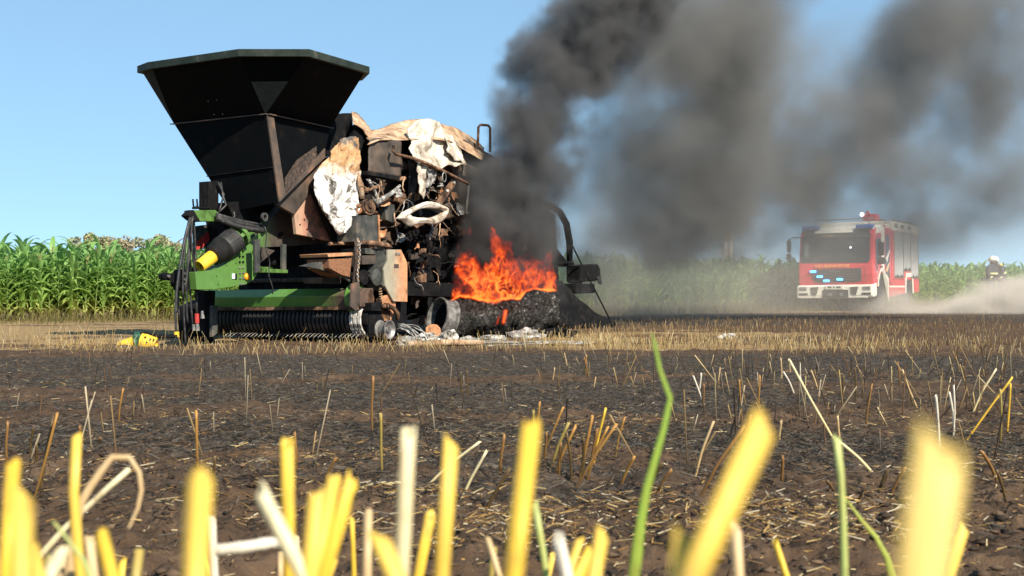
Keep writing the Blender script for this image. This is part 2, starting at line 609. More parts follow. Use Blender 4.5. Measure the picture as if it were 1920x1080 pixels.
# ---------------------------------------------------------------- standing stubble (uncountable part)
def stubble(n, y0, y1, weight, hgt, cols_top, cols_base, lean=.25, rows=True, wid=(.003, .005), xr=None):
    y = y0 * (y1 / y0) ** RNG.random(n) if xr is None else y0 + (y1 - y0) * RNG.random(n)
    x = (RNG.random(n) * 2 - 1) * (.47 * y + .2) if xr is None else xr[0] + (xr[1] - xr[0]) * RNG.random(n)
    if rows:
        y = np.round((y + .08 * x) / .16) * .16 - .08 * x + (RNG.random(n) - .5) * .05
    keep = RNG.random(n) < weight(x, y)
    x, y = x[keep], y[keep]; n = len(x)
    h = hgt[0] + (hgt[1] - hgt[0]) * RNG.random(n) ** 1.5
    base = np.stack([x, y, relief(x, y) - .01], 1)
    l = RNG.normal(0, lean, (n, 2))
    top = base + np.stack([l[:, 0] * h, l[:, 1] * h, h], 1)
    w = wid[0] + (wid[1] - wid[0]) * RNG.random(n)
    return stems(base, top, w, w, pick(cols_base, n), pick(cols_top, n), 3)


def joinv(parts):
    V_, Q_, C_ = [], [], []; k = 0
    for v, q, c in parts:
        V_.append(v); Q_.append(q + k); C_.append(c); k += len(v)
    return np.concatenate(V_), np.concatenate(Q_), np.concatenate(C_)


CHT = [(.03, .022, .018), (.16, .08, .035), (.42, .28, .12), (.05, .035, .025), (.55, .45, .3)]
CHB = [(.02, .016, .014), (.06, .035, .02), (.12, .07, .035)]
STT = [(.72, .56, .28), (.62, .44, .18), (.78, .68, .42), (.5, .33, .12)]
STB = [(.42, .28, .11), (.30, .18, .07), (.5, .36, .16)]


def zs(x, y): return burn_zone(x, y)[1]


pt = []
pt.append(stubble(2600, 3.6, 11, lambda x, y: .8 * sm(.46, .60, fbm(x * 1.3 + 4, y * 2.2, x * 0 + 2, 3)) * sm(-.2, 1.0, x), (.06, .19), CHT + STT[:2], CHB, .3))
pt.append(stubble(1500, 2.4, 11, lambda x, y: .10 + .5 * sm(.52, .66, fbm(x * .9, y * 1.3, x * 0 + 7, 3)) * (.4 + .6 * sm(-.5, 2, x)), (.05, .17), CHT, CHB, .22))
pt.append(stubble(16000, 10, 21, lambda x, y: zs(x, y) * sm(-3.0, 0.6, x) * (.04 + .96 * sm(.47, .58, fbm(x * 1.1 + 2, y * 2.0, x * 0 + 5, 3))), (.08, .20), STT, STB, .18))
pt.append(stubble(5000, 10.5, 15.0, lambda x, y: .9 * sm(.50, .62, fbm(x * 1.1, y * 2, x * 0 + 3, 3)), (.06, .16), STT + CHT[:2], STB, .35))
pt.append(stubble(9000, 13, 36, lambda x, y: (x > 1) * .9, (.06, .14), [(.35, .22, .11), (.5, .36, .18), (.2, .12, .07)], [(.12, .08, .05)], .2, wid=(.005, .009)))
pt.append(stubble(3800, 10.5, 20, lambda x, y: zs(x, y) * .8 * (x < -2.5), (.08, .24), STT + [(.45, .36, .16)], STB, .3))
v, q, c = joinv(pt)
tag(npmesh('stubble', v, q, c, STEMM), 'short straw stubble standing in the burnt field', None, kind='stuff')

# dry grass strip along the maize edge
n = 26000
u = RNG.random(n)
x = -24 + 62 * u
y = 27 + (x + 11.2) * .8 - .3 - 4.2 * RNG.random(n) ** 1.7
h = .08 + .26 * RNG.random(n) ** 1.6
base = np.stack([x, y, np.interp(y, GY, GZ) - .01], 1)
l = RNG.normal(0, .3, (n, 2))
top = base + np.stack([l[:, 0] * h, l[:, 1] * h, h], 1)
ct = pick([(.62, .50, .24), (.50, .42, .17), (.36, .36, .12), (.70, .58, .30)], n)
v, q, c = stems(base, top, .009 + .006 * RNG.random(n), .003 + 0 * h, pick([(.45, .38, .17), (.34, .34, .12)], n), ct, 2)
tag(npmesh('dry_grass', v, q, c, GRASSM), 'dry yellow grass strip at the foot of the maize', None, kind='stuff')

# ---------------------------------------------------------------- maize
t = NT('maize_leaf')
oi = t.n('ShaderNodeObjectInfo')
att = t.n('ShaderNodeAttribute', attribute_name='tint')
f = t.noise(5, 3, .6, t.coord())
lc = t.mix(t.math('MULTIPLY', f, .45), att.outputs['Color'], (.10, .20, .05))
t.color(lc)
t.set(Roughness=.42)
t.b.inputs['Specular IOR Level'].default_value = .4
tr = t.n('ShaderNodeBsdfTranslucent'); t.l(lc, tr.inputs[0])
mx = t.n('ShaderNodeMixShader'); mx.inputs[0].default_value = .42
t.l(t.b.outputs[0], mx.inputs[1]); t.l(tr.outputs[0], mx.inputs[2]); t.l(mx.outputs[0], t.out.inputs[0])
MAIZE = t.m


def maize(seed):
    """numpy maize plant: (verts, quads, colours); about 2 m"""
    R_ = np.random.default_rng(seed)
    H = 1.50 + .25 * R_.random()
    parts = []
    # stalk
    zz = np.linspace(0, H, 5)
    vs = []; 
    for i, z_ in enumerate(zz):
        rr = .017 * (1 - .6 * i / 4)
        for k in range(4):
            a = math.pi / 2 * k
            vs.append((rr * math.cos(a) + .015 * math.sin(z_ * 2 + seed), rr * math.sin(a), z_))
    q = [(i * 4 + k, i * 4 + (k + 1) % 4, (i + 1) * 4 + (k + 1) % 4, (i + 1) * 4 + k) for i in range(4) for k in range(4)]
    cs = [(.42, .42, .15) if i < 8 else (.28, .40, .12) for i in range(20)]
    parts.append((np.array(vs), np.array(q), np.array(cs)))
    nl = 14
    az = R_.random() * math.pi
    for j in range(nl):
        z0 = .12 + (H - .18) * j / (nl - 1)
        a = az + (j % 2) * math.pi + R_.normal(0, .35)
        L = (.45 + .45 * math.sin(math.pi * (.15 + .75 * j / nl))) * (.85 + .3 * R_.random())
        rise = 1.15 + .3 * R_.random() if j > nl - 4 else .85 + .35 * R_.random()
        droop = (1.9 + .9 * R_.random()) * (.75 if j > nl - 4 else 1.0)
        wmax = .050 + .022 * R_.random()
        pts = []; ang = rise; p = np.array([0., 0, z0]); m = 7
        dirh = np.array([math.cos(a), math.sin(a), 0]); side = np.array([-math.sin(a), math.cos(a), 0])
        tw = R_.normal(0, .5)
        vs = []
        for i in range(m):
            s_ = i / (m - 1)
            wd = wmax * (math.sin(math.pi * (.18 + .82 * s_)) ** .8 + .02) if i < m - 1 else .002
            sd = side * math.cos(tw * s_) + np.array([0, 0, 1]) * math.sin(tw * s_)
            nn = np.array([0, 0, 1]) * math.cos(ang) - dirh * math.sin(ang)
            vs += [p + sd * wd + nn * wd * .35, p, p - sd * wd + nn * wd * .35]
            p = p + (dirh * math.cos(ang) + np.array([0, 0, 1]) * math.sin(ang)) * L / (m - 1)
            ang -= droop / (m - 1) * (.4 + 1.2 * s_)
        q = []
        for i in range(m - 1):
            for k in (0, 1):
                q.append((i * 3 + k, i * 3 + k + 1, (i + 1) * 3 + k + 1, (i + 1) * 3 + k))
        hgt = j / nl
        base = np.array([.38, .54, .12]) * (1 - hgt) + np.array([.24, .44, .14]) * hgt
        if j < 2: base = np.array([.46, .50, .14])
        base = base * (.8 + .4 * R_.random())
        parts.append((np.array(vs), np.array(q), np.tile(base, (len(vs), 1))))
    if seed % 3 == 0:           # tassel
        for k in range(6):
            a = R_.random() * 6.28; tl_ = .16 + .12 * R_.random(); sp_ = .03 + .07 * R_.random()
            b0 = np.array([0, 0, H]); b1 = b0 + np.array([math.cos(a) * sp_, math.sin(a) * sp_, tl_])
            s0 = np.array([.006, .004, 0])
            parts.append((np.array([b0 - s0, b0 + s0, b1 + s0, b1 - s0]), np.array([(0, 1, 2, 3)]), np.tile(np.array([.42, .36, .18]), (4, 1))))
    return joinv(parts)


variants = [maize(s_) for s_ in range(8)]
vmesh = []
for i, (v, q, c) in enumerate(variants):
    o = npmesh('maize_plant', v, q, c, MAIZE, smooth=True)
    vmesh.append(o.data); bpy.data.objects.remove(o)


def edge_pt(s_, depth):
    """point along the field edge: s_ metres from the left end of frame, depth behind the edge"""
    ex, ey = .781, .625
    return -11.2 + ex * s_ - ey * depth, 27 + ey * s_ + ex * depth


count = 0
stuffp = []
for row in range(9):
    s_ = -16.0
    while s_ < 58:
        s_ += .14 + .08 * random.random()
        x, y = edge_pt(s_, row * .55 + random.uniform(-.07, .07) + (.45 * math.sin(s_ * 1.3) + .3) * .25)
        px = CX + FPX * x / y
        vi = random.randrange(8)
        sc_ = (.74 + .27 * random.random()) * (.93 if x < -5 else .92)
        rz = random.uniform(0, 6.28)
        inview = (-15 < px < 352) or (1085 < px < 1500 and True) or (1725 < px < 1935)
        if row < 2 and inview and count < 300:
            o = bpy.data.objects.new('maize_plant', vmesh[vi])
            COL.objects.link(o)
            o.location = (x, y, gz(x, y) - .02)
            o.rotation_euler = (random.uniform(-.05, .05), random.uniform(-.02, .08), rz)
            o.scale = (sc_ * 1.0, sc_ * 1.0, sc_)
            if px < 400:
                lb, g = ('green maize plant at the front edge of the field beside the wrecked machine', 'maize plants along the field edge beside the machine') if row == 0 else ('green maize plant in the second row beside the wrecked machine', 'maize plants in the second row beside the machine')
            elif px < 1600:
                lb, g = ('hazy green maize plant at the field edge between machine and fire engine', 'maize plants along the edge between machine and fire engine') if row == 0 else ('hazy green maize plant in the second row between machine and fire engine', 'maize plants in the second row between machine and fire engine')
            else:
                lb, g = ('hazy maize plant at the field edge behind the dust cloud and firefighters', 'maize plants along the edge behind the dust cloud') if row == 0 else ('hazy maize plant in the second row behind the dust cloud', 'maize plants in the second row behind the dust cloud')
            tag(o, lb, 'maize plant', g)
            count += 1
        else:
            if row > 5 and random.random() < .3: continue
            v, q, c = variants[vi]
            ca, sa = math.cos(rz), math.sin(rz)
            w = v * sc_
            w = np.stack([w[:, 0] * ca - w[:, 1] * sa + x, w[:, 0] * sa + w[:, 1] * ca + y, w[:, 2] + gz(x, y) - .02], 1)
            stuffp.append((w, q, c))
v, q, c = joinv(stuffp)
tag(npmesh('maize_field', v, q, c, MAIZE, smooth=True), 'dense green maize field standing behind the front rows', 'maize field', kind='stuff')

# ---------------------------------------------------------------- far trees beyond the maize
TREEM = tint_mat('far_tree_leaf', transl=.3)  # distance haze is painted into the crowns by lighter leaf tints
BARK = pmat('far_tree_bark', [(.3, (.06, .05, .04)), (.7, (.13, .11, .09))], 8, .9)


def far_tree(px, pytop, d, rad, label, tint, seed):
    R_ = np.random.default_rng(seed)
    topz = at(px, pytop, d).z
    x, y = at(px, 500, d).x, d
    z0 = gz(x, y)
    H = topz - z0
    T = thing('tree', label, 'tree', (x, y, z0), group='trees beyond the maize')
    mb = MB()
    mb.tube([V((0, 0, -.1)), V((.1, 0, H * .35)), V((-.05, .1, H * .7)), V((.05, 0, H * .9))], [.22, .17, .09, .04], 7)
    limbs = []
    for k in range(7):
        a = R_.random() * 6.28; z_ = H * (.3 + .5 * R_.random())
        e = V((math.cos(a) * rad * .75, math.sin(a) * rad * .75, z_ + H * .18))
        mb.tube([V((0, 0, z_)), (V((0, 0, z_)) + e) / 2 + V((0, 0, .2)), e], [.09, .06, .03], 5)
        limbs.append(e)
    mb.obj('trunk', BARK, T, smooth=True, local=True)
    cl = []
    for k in range(26):
        a = R_.random() * 6.28; r_ = rad * math.sqrt(R_.random())
        zc = H * (.36 + .58 * R_.random())
        sq = 1 - ((zc / H - .55) / .55) ** 2 * .6
        cl.append((math.cos(a) * r_ * sq, math.sin(a) * r_ * sq, zc, rad * (.20 + .2 * R_.random())))
    P = []
    for (a_, b_, c_, r_) in cl:
        m = 150
        dd = R_.normal(0, 1, (m, 3)); dd /= np.linalg.norm(dd, axis=1, keepdims=True)
        P.append(np.array([a_, b_, c_]) + dd * r_ * (R_.random((m, 1)) ** .4) * np.array([1, 1, .8]))
    P = np.concatenate(P)
    P = P[P[:, 2] < H]
    m = len(P); s_ = .10 + .12 * R_.random(m)
    u = R_.normal(0, 1, (m, 3)); u /= np.linalg.norm(u, axis=1, keepdims=True)
    w = np.cross(u, R_.normal(0, 1, (m, 3))); w /= np.linalg.norm(w, axis=1, keepdims=True)
    vs = np.stack([P + u * s_[:, None], P + w * s_[:, None] * .6, P - u * s_[:, None], P - w * s_[:, None] * .6], 1).reshape(-1, 3)
    q = np.arange(m * 4).reshape(m, 4)
    cc = np.repeat(np.array(tint) * (.7 + .6 * R_.random((m, 1))), 4, 0)
    o = npmesh('crown', vs, q, cc, TREEM)
    o.parent = T


far_tree(152, 441, 118, 1.3, 'thin pale tree top standing apart at the far end of the tree line', (.42, .48, .34), 1)
far_tree(185, 434, 112, 1.8, 'tallest olive tree of the far tree line above the maize', (.50, .50, .28), 2)
far_tree(232, 443, 116, 2.3, 'broad brownish tree in the middle of the far tree line', (.48, .44, .30), 3)
far_tree(285, 442, 120, 2.1, 'grey green tree behind the maize left of the hose bundle', (.48, .50, .34), 4)
far_tree(322, 440, 114, 1.7, 'pale olive tree just beside the hanging hoses', (.52, .52, .32), 5)

# far slim mast above the maize
PALE = pmat('pale_mast_paint', [(.3, (.80, .78, .74)), (.7, (.88, .86, .82))], 3, .6, 0, 0)
REDM = pmat('red_mast_paint', [(.3, (.6, .25, .18)), (.7, (.7, .32, .24))], 3, .6, 0, 0)
d = 150
b0 = at(1360, 500, d); z0 = gz(b0.x, d)
Tm = thing('mast', 'slim pale and red twin mast rising above the maize beside the fire engine', 'mast', (b0.x, d, z0))
p1, p2 = at(1361, 418, d), at(1370, 436, d)
MB().tube([(p1.x, d, z0), at(1359, 470, d), at(1360, 445, d), p1], [.42, .34, .22, .07], 8).obj('tall_pole', PALE, Tm)
MB().tube([(p2.x, d, z0), at(1370, 470, d), p2], [.3, .25, .16], 8).obj('short_pole', PALE, Tm)
MB().tube([at(1357, 467, d), at(1372, 467, d)], .16, 6).obj('cross_beam', REDM, Tm)
MB().tube([at(1360, 452, d), at(1360.4, 440, d)], [.29, .24], 8).obj('red_band', REDM, Tm)
MB().tube([at(1370, 450, d), at(1370, 442, d)], [.26, .24], 8).obj('red_band', REDM, Tm)
MB().tube([at(1357, 467, d), at(1345, 474, d)], .14, 6).obj('brace', PALE, Tm)
# ---------------------------------------------------------------- the burnt harvester
TH = math.radians(30)
MF = V((-math.sin(TH), -math.cos(TH), 0))        # forward (towards the hitch)
MR = V((-math.cos(TH), math.sin(TH), 0))         # away from the side that faces the camera
ML_ = -MR
MZ = V((0, 0, 1))
MO = V((-1.79, 16.0, 0.0))


def M(a, b, z):
    return MO + MR * a + MF * b + MZ * z


def sp(px, py, a=0.0):
    return onplane(px, py, MO + MR * a, MR)


def fp(px, py, b=0.0):
    return onplane(px, py, MO + MF * b, MF)


H = thing('harvester', 'burnt-out green pellet harvester with a tall black hopper, on fire at its wheel', 'harvester', MO)
AX = (MR, MF, MZ)


def mbox(a0, a1, b0, b1, z0, z1):
    return MB().box(M((a0 + a1) / 2, (b0 + b1) / 2, (z0 + z1) / 2), (abs(a1 - a0), abs(b1 - b0), z1 - z0), AX)


def plate(name, pix, a, t, mat, parent=None, bevel=.004):
    return MB().prism([sp(x, y, a) for x, y in pix], MR * t).obj(name, mat, parent or H, bevel=bevel)


# hopper ------------------------------------------------------
HP = thing('hopper', None, None, (0, 0, 0), parent=H)
HP['label'] = 'tall black flared hopper with chamfered corners'
Z1, Z3 = 2.80, 3.43
c1 = dict(n=M(.548, 1.471, Z1), l=M(2.07, 1.471, Z1), r=M(.548, .23, Z1), k=M(2.07, .23, Z1))
B_, C_ = M(.451, 2.05, Z3), M(-.246, 1.65, Z3)
A1, A2 = M(1.884, 2.05, Z3), M(2.17, 1.95, Z3)
D_, E_ = M(-.246, .51, Z3), M(.10, .20, Z3)
G1, G2 = M(1.9, .20, Z3), M(2.17, .5, Z3)
N0, L0 = M(.481, 1.317, 1.73), M(1.246, 1.317, 1.65)
R0, K0 = M(.548, .354, 2.39), M(1.5, .354, 2.3)


def panel(name, pts, mat=HOPPER, parent=HP, solid=.012):
    return MB().add(pts, [tuple(range(len(pts)))]).obj(name, mat, parent, solid=solid)


panel('front_panel', [c1['n'], c1['l'], A1, B_])
panel('corner_panel', [c1['n'], B_, C_])
panel('side_panel', [c1['n'], C_, D_, c1['r']])
panel('corner_panel', [c1['r'], D_, E_], )
panel('corner_panel', [c1['l'], A2, A1], LITFACET)  # lit left corner, its light painted as a lighter grey
panel('side_panel', [c1['l'], c1['k'], G2, A2])
panel('corner_panel', [c1['k'], G1, G2])
panel('rear_panel', [c1['r'], E_, G1, c1['k']])
panel('lower_front_panel', [c1['n'], c1['l'], L0, N0])
panel('lower_side_panel', [c1['n'], N0, R0, c1['r']])
panel('lower_side_panel', [c1['l'], c1['k'], K0, L0])
panel('lower_rear_panel', [c1['r'], R0, K0, c1['k']])
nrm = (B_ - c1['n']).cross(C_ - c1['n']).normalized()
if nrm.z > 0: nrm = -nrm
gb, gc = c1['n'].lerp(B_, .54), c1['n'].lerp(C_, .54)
MB().prism([c1['n'] + nrm * .008, gb + nrm * .008, gc + nrm * .008], nrm * .008).obj('lit_facet', LITFACET, HP)  # added grey triangle painting the lit lower part of the near corner facet
# rim: a box beam along every edge of the mouth
ring = [A1, B_, C_, D_, E_, G1, G2, A2]
cen = sum(ring, V((0, 0, 0))) / 8
mb = MB()
for i in range(8):
    p, q = ring[i], ring[(i + 1) % 8]
    o1 = (p - cen); o1.z = 0; o2 = (q - cen); o2.z = 0
    po, qo = p + o1.normalized() * .045, q + o2.normalized() * .045
    pi_, qi = p - o1.normalized() * .02, q - o2.normalized() * .02
    up_, dn = V((0, 0, .035)), V((0, 0, -.05))
    mb.add([pi_ + dn, po + dn, qo + dn, qi + dn, pi_ + up_, po + up_, qo + up_, qi + up_], [(0, 1, 2, 3), (4, 7, 6, 5), (1, 5, 6, 2), (0, 3, 7, 4)])
mb.obj('rim', RIMM, HP)
# flanges where the two hopper halves bolt together
mb = MB()
for p, q, nn in ((c1['n'], c1['l'], MF), (c1['n'], c1['r'], ML_)):
    mb.prism([p + ML_ * .03, p + ML_ * .03 + nn * .035, q + nn * .035 + (q - p).normalized() * .05, q], V((0, 0, -.012)))
mb.obj('flange', BROWNS, HP)
s1, s2 = c1['n'].lerp(N0, .60), c1['l'].lerp(L0, .60)
MB().prism([s1, s1 + MF * .03, s2 + MF * .03, s2], V((0, 0, -.01))).obj('flange', SOOT, HP)
# bolts on the front panel
for (bx, by) in ((391, 189), (407, 187), (402, 214), (418, 213)):
    f = (by - 97) / (213 - 97)
    # front upper panel plane
    pn = (c1['l'] - c1['n']).cross(B_ - c1['n']).normalized()
    pb = onplane(bx, by, c1['n'], pn)
    if pn.dot(MF) < 0: pn = -pn
    MB().lathe(pb, pn, [(0, .008), (.010, .008)], 8).obj('bolt', STEEL, HP)
# frame of the chute on the near side
e1 = c1['n'].lerp(N0, .02)
pn = (N0 - c1['n']).cross(R0 - c1['n']).normalized()
if pn.dot(ML_) < 0: pn = -pn
bk = MF * -.11
mb = MB()
mb.prism([e1, N0, N0 + bk + V((0, 0, .10)), e1 + bk], pn * .03)
mb.prism([N0, R0, R0 + V((0, 0, .12)), N0 + bk + V((0, 0, .10))], pn * .03)
mb.obj('chute_frame', BROWNS, HP, bevel=.004)
# lamp black soot heap in the corner of the chute
CH = pmat('chute_soot', [(.3, (.02, .017, .015)), (.55, (.07, .05, .04)), (.72, (.22, .12, .08))], 26, .9, 0, .9, .02)
c0 = N0 + bk + V((0, 0, .1)) + pn * .012
P = []
for i in range(9):
    for j in range(5):
        q = c0.lerp(R0 + V((0, 0, .12)), i / 8 * .8) + V((0, 0, (.26 - .18 * abs(i / 8 - .35)) * j / 4))
        P.append(q + pn * (.03 * random.random() * (1 - j / 4)))
MB().grid(P, 9, 5).obj('soot_heap', CH, HP, solid=.01)

# drawbar and frame plates -------------------------------------
bl = lambda x, y, a: -(sp(x, y, a) - MO).dot(MF)
DRAW = burn_gradient('drawbar_paint_burnt', (.088, .195, .042), (.064, .049, .040), tuple((MF * -1)), bl(474, 490, .95), bl(515, 490, .95), 2.6)
draw_px = [(366, 510), (404, 506), (424, 496), (441, 477), (453, 458), (474, 443), (496, 425), (532, 385), (552, 403), (556, 440),
           (624, 454), (554, 461), (490, 464), (487, 492), (483, 512), (474, 526), (462, 533), (434, 538), (400, 543), (369, 543)]
plate('drawbar', draw_px, .95, .20, DRAW)
plate('edge_strip', [(441, 475), (453, 456), (474, 441), (496, 423), (532, 383), (533, 387), (497, 428), (475, 445), (455, 461), (442, 479)], .935, .02, GREYP)
# row of bolt pairs on the drawbar and its small lights
for r in range(7):
    for k in (0, 1):
        p = sp(448.5 + k * 6.2 + r * .2, 471 + r * 10.2, .95)
        MB().lathe(p, ML_, [(0, .014), (.012, .014), (.013, .008), (.02, .008)], 8).obj('bolt', SOOT if r < 3 else STEEL, H)
MB().lathe(sp(461.5, 519, .95), ML_, [(0, .045), (.02, .045), (.035, .03), (.04, .01)], 14).obj('orange_reflector', ORANGE, H, smooth=True)
plate('white_marker', [(436, 513), (441, 513), (441, 523), (436, 523)], .937, .014, WHITEP)
plate('black_marker', [(442, 513), (444.5, 513), (444.5, 524), (442, 524)], .937, .014, SOOT)
for (x, y) in ((406, 518), (409, 533), (424, 498), (442, 494)):
    MB().lathe(sp(x, y, .95), ML_, [(0, .008), (.003, .008)], 8).obj('hole', SOOT, H)
# mark pressed in the soot plate
plate('slot', [(521, 444), (523, 438), (528, 434), (532, 437), (531, 441), (526, 443), (523, 449)], .942, .02, SOOT, bevel=0)
# upper band under the chute and the rust panel
plate('chute_plate', [(519, 383), (600, 301), (618, 312), (552, 402)], .58, .05, BROWNS)
RUSTP = pmat('rust_pink_panel', [(.25, (.045, .035, .03)), (.42, (.12, .085, .07)), (.5, (.36, .17, .12)), (.62, (.42, .27, .19)), (.8, (.16, .11, .085))], 1.6, .8, 0, .25)
plate('rust_panel', [(552, 403), (618, 312), (650, 330), (655, 448), (624, 453), (556, 439)], .62, .05, RUSTP)
for (x, y) in ((570, 412), (585, 398), (600, 384), (575, 430), (600, 425), (587, 449), (562, 421)):
    MB().lathe(sp(x, y, .62), ML_, [(0, .010), (.01, .010)], 7).obj('rivet', SOOT, H)
plate('strut', [(586, 356), (594, 352), (646, 452), (640, 468), (632, 462)], .50, .06, SOOT)
# lower lip and turntable ring
MB().tube([sp(618, 457, .45), sp(660, 456, .4), sp(676, 459, .35)], [.022, .03, .026], 10).obj('lip_bar', RUST, H)
MB().tube([sp(668, 457, .2), sp(684, 455, .15), sp(706, 457, .1), sp(726, 460, .05), sp(735, 464, .02)], [.02, .035, .04, .034, .012], 10).obj('ring_edge', RUST, H, smooth=True)
plate('ring_support', [(684, 465), (722, 467), (720, 478), (686, 476)], .15, .4, GREYP)
plate('cover_box', [(668, 404), (708, 403), (710, 452), (669, 453)], .18, .45, GREYP)
MB().tube([sp(709.5, 403, .165), sp(711.5, 453, .165)], .014, 6).obj('box_edge', RUSTO, H)

# head of the machine over the hitch -----------------------------
plate('hose_bracket', [(363, 394), (404, 394), (416, 404), (420, 415), (376, 415), (366, 402)], 1.05, .16, GRN)
MB().prism([sp(363, 393.5, 1.03), sp(376, 416, 1.03), sp(364, 413, 1.03), sp(353, 404, 1.03)], MR * .12).obj('bracket_end', SOOT, H)
for k in range(4):
    x = 361.5 + 7.5 * k
    MB().tube([sp(x, 373, 1.25), sp(x + 1.2, 386, 1.25), sp(x + 4, 391, 1.25), sp(x + 6.5, 386, 1.25)], [.012, .012, .011, .008], 6).obj('hook', SOOT, H)
MB().tube([sp(361, 390, 1.25), sp(392, 390, 1.25)], .014, 6).obj('hook_rail', SOOT, H)
plate('mast_post', [(391, 340), (410, 339), (410, 398), (391, 398)], 1.25, .16, SOOT)
for dx in (0, 5):
    MB().tube([sp(409 + dx, 342, 1.2), sp(420 - dx * .5, 365, 1.15), sp(414 + dx * 2, 385, 1.1), sp(410, 398, 1.1)], .014, 6).obj('hose', HOSE, H, smooth=True)
for k, (y0, sag) in enumerate(((401, 4), (404, 8), (408, 13), (402, 1))):
    pts = [sp(405 + i * 11, y0 + i * (2.6 + .2 * k) + sag * math.sin(i / 8 * math.pi) * .4, 1.0 - .03 * i) for i in range(9)]
    MB().tube(pts, .017 if k != 2 else .035, 8).obj('hose', HOSE if k != 2 else RUBBER, H, smooth=True)
MB().tube([sp(438, 397, .95), sp(440, 404, .95), sp(436, 412, .95), sp(426, 416, .95), sp(416, 415, .95)], .014, 8).obj('hose', HOSE, H, smooth=True)
MB().lathe(sp(494, 407, .7), ML_, [(0, .055), (.03, .055), (.03, .03), (0, .03)], 14, True).obj('lifting_eye', GREYP, H)
# power take-off shaft with bellows
ax0, ax1 = sp(384, 492, 1.0), sp(456, 437, .95)
ad = (ax1 - ax0).normalized(); LL = (ax1 - ax0).length
MB().lathe(ax0 - ad * .1, ad, [(0, .055), (0, .075), (.24, .082), (.24, .06)], 18, True).obj('shaft_guard', YEL, H, smooth=False)
pr = [(.13, .06)]
for i in range(10):
    pr += [(.15 + i * .021, .125 + .004 * i), (.16 + i * .021, .112 + .004 * i)]
pr += [(.38, .155), (.55, .16), (.56, .05)]
MB().lathe(ax0, ad, pr, 22).obj('bellows', RUBBER, H)
MB().lathe(ax0, ad, [(.55, .05), (.55, .12), (.59, .12), (.59, .07), (.63, .07), (.63, .15), (.68, .15), (.68, .05)], 20).obj('gear_flange', GRN, H)
for k in range(4):
    a = k * 1.57 + .4
    uu = ad.orthogonal().normalized(); ww = ad.cross(uu)
    MB().box(ax0 + ad * .6 + (uu * math.cos(a) + ww * math.sin(a)) * .11, (.05, .06, .05), (uu, ad, ww)).obj('clamp', GRN, H, bevel=.006)
# gear housing and clutter in front of the chassis
mbox(1.15, 1.6, .0, .6, 1.0, 1.45).obj('gear_housing', SOOT, H, bevel=.03)
plate('valve_carrier', [(418, 412), (470, 420), (500, 404), (530, 384), (528, 400), (496, 440), (462, 470), (430, 470)], 1.45, .3, SOOT)
plate('chute_base', [(425, 380), (520, 372), (528, 388), (500, 418), (440, 412)], 1.1, .3, SOOT)
# warning board
wb = plate('warning_board', [(366, 424), (396, 420), (396, 466), (366, 468)], 1.75, .012, GREYP)
MB().prism([sp(366, 468, 1.74), sp(366, 456, 1.74), sp(396, 428, 1.74), sp(396, 446, 1.74), sp(377, 467, 1.74)], MR * .004).obj('red_stripe', REDP, wb)

# hitch head, coupling plate, hanging hoses ----------------------
plate('hitch_head', [(340, 505), (370, 503), (374, 545), (342, 546), (332, 530)], 1.05, .12, SOOT)
plate('hitch_tongue', [(306, 515), (312, 511), (345, 516), (345, 528), (312, 525), (306, 522)], 1.15, .08, SOOT)
MB().lathe(sp(315, 518, 1.14), ML_, [(0, .02), (.02, .02), (.02, .008), (.03, .008)], 10).obj('pin', STEEL, H)
for (x, y) in ((345.5, 513), (345.5, 524), (345.5, 533)):
    MB().lathe(sp(x, y, 1.05), ML_, [(0, .016), (.014, .016)], 8).obj('bolt', GREYP, H)
rr = random.Random(3)
hoses = [((356, 408), (322, 545), (331, 628)), ((358, 405), (345, 540), (352, 605)), ((360, 404), (351, 520), (362, 612)), ((362, 404), (366, 505), (369, 590)),
         ((356, 410), (336, 500), (349, 655)), ((359, 408), (340, 470), (343, 560)), ((361, 406), (355, 480), (347, 545)), ((363, 406), (369, 480), (366, 560)),
         ((357, 406), (329, 500), (336, 600)), ((360, 408), (349, 450), (360, 520)), ((362, 406), (352, 450), (372, 540)), ((358, 404), (338, 460), (330, 560))]
for k, (p, q, r) in enumerate(hoses):
    a_ = 1.0 + .05 * (k % 5)
    pts = []
    for i in range(13):
        t_ = i / 12
        x = (1 - t_) ** 2 * p[0] + 2 * t_ * (1 - t_) * q[0] + t_ ** 2 * r[0]
        y = (1 - t_) ** 2 * p[1] + 2 * t_ * (1 - t_) * q[1] + t_ ** 2 * r[1]
        pts.append(sp(x, y, a_))
    MB().tube(pts, .012 + .004 * (k % 3 == 0), 7).obj('hose', HOSE, H, smooth=True)
MB().tube([sp(369, 588, 1.03), sp(369.5, 606, 1.03)], .026, 10).obj('coupling', REDP, H)
MB().tube([sp(369.5, 606, 1.03), sp(370, 611, 1.03), sp(370.5, 620, 1.03)], [.016, .026, .026], 10).obj('coupling_nut', STEEL, H)
MB().tube([sp(363, 608, 1.06), sp(363.5, 620, 1.06)], .02, 10).obj('coupling_nut', STEEL, H)
MB().tube([sp(379, 583, 1.1), sp(380, 597, 1.1)], [.014, .026], 10).obj('coupling_nut', STEEL, H)
MB().tube([sp(331, 622, 1.0), sp(331, 632, 1.0)], .03, 10).obj('coupling', YEL, H)
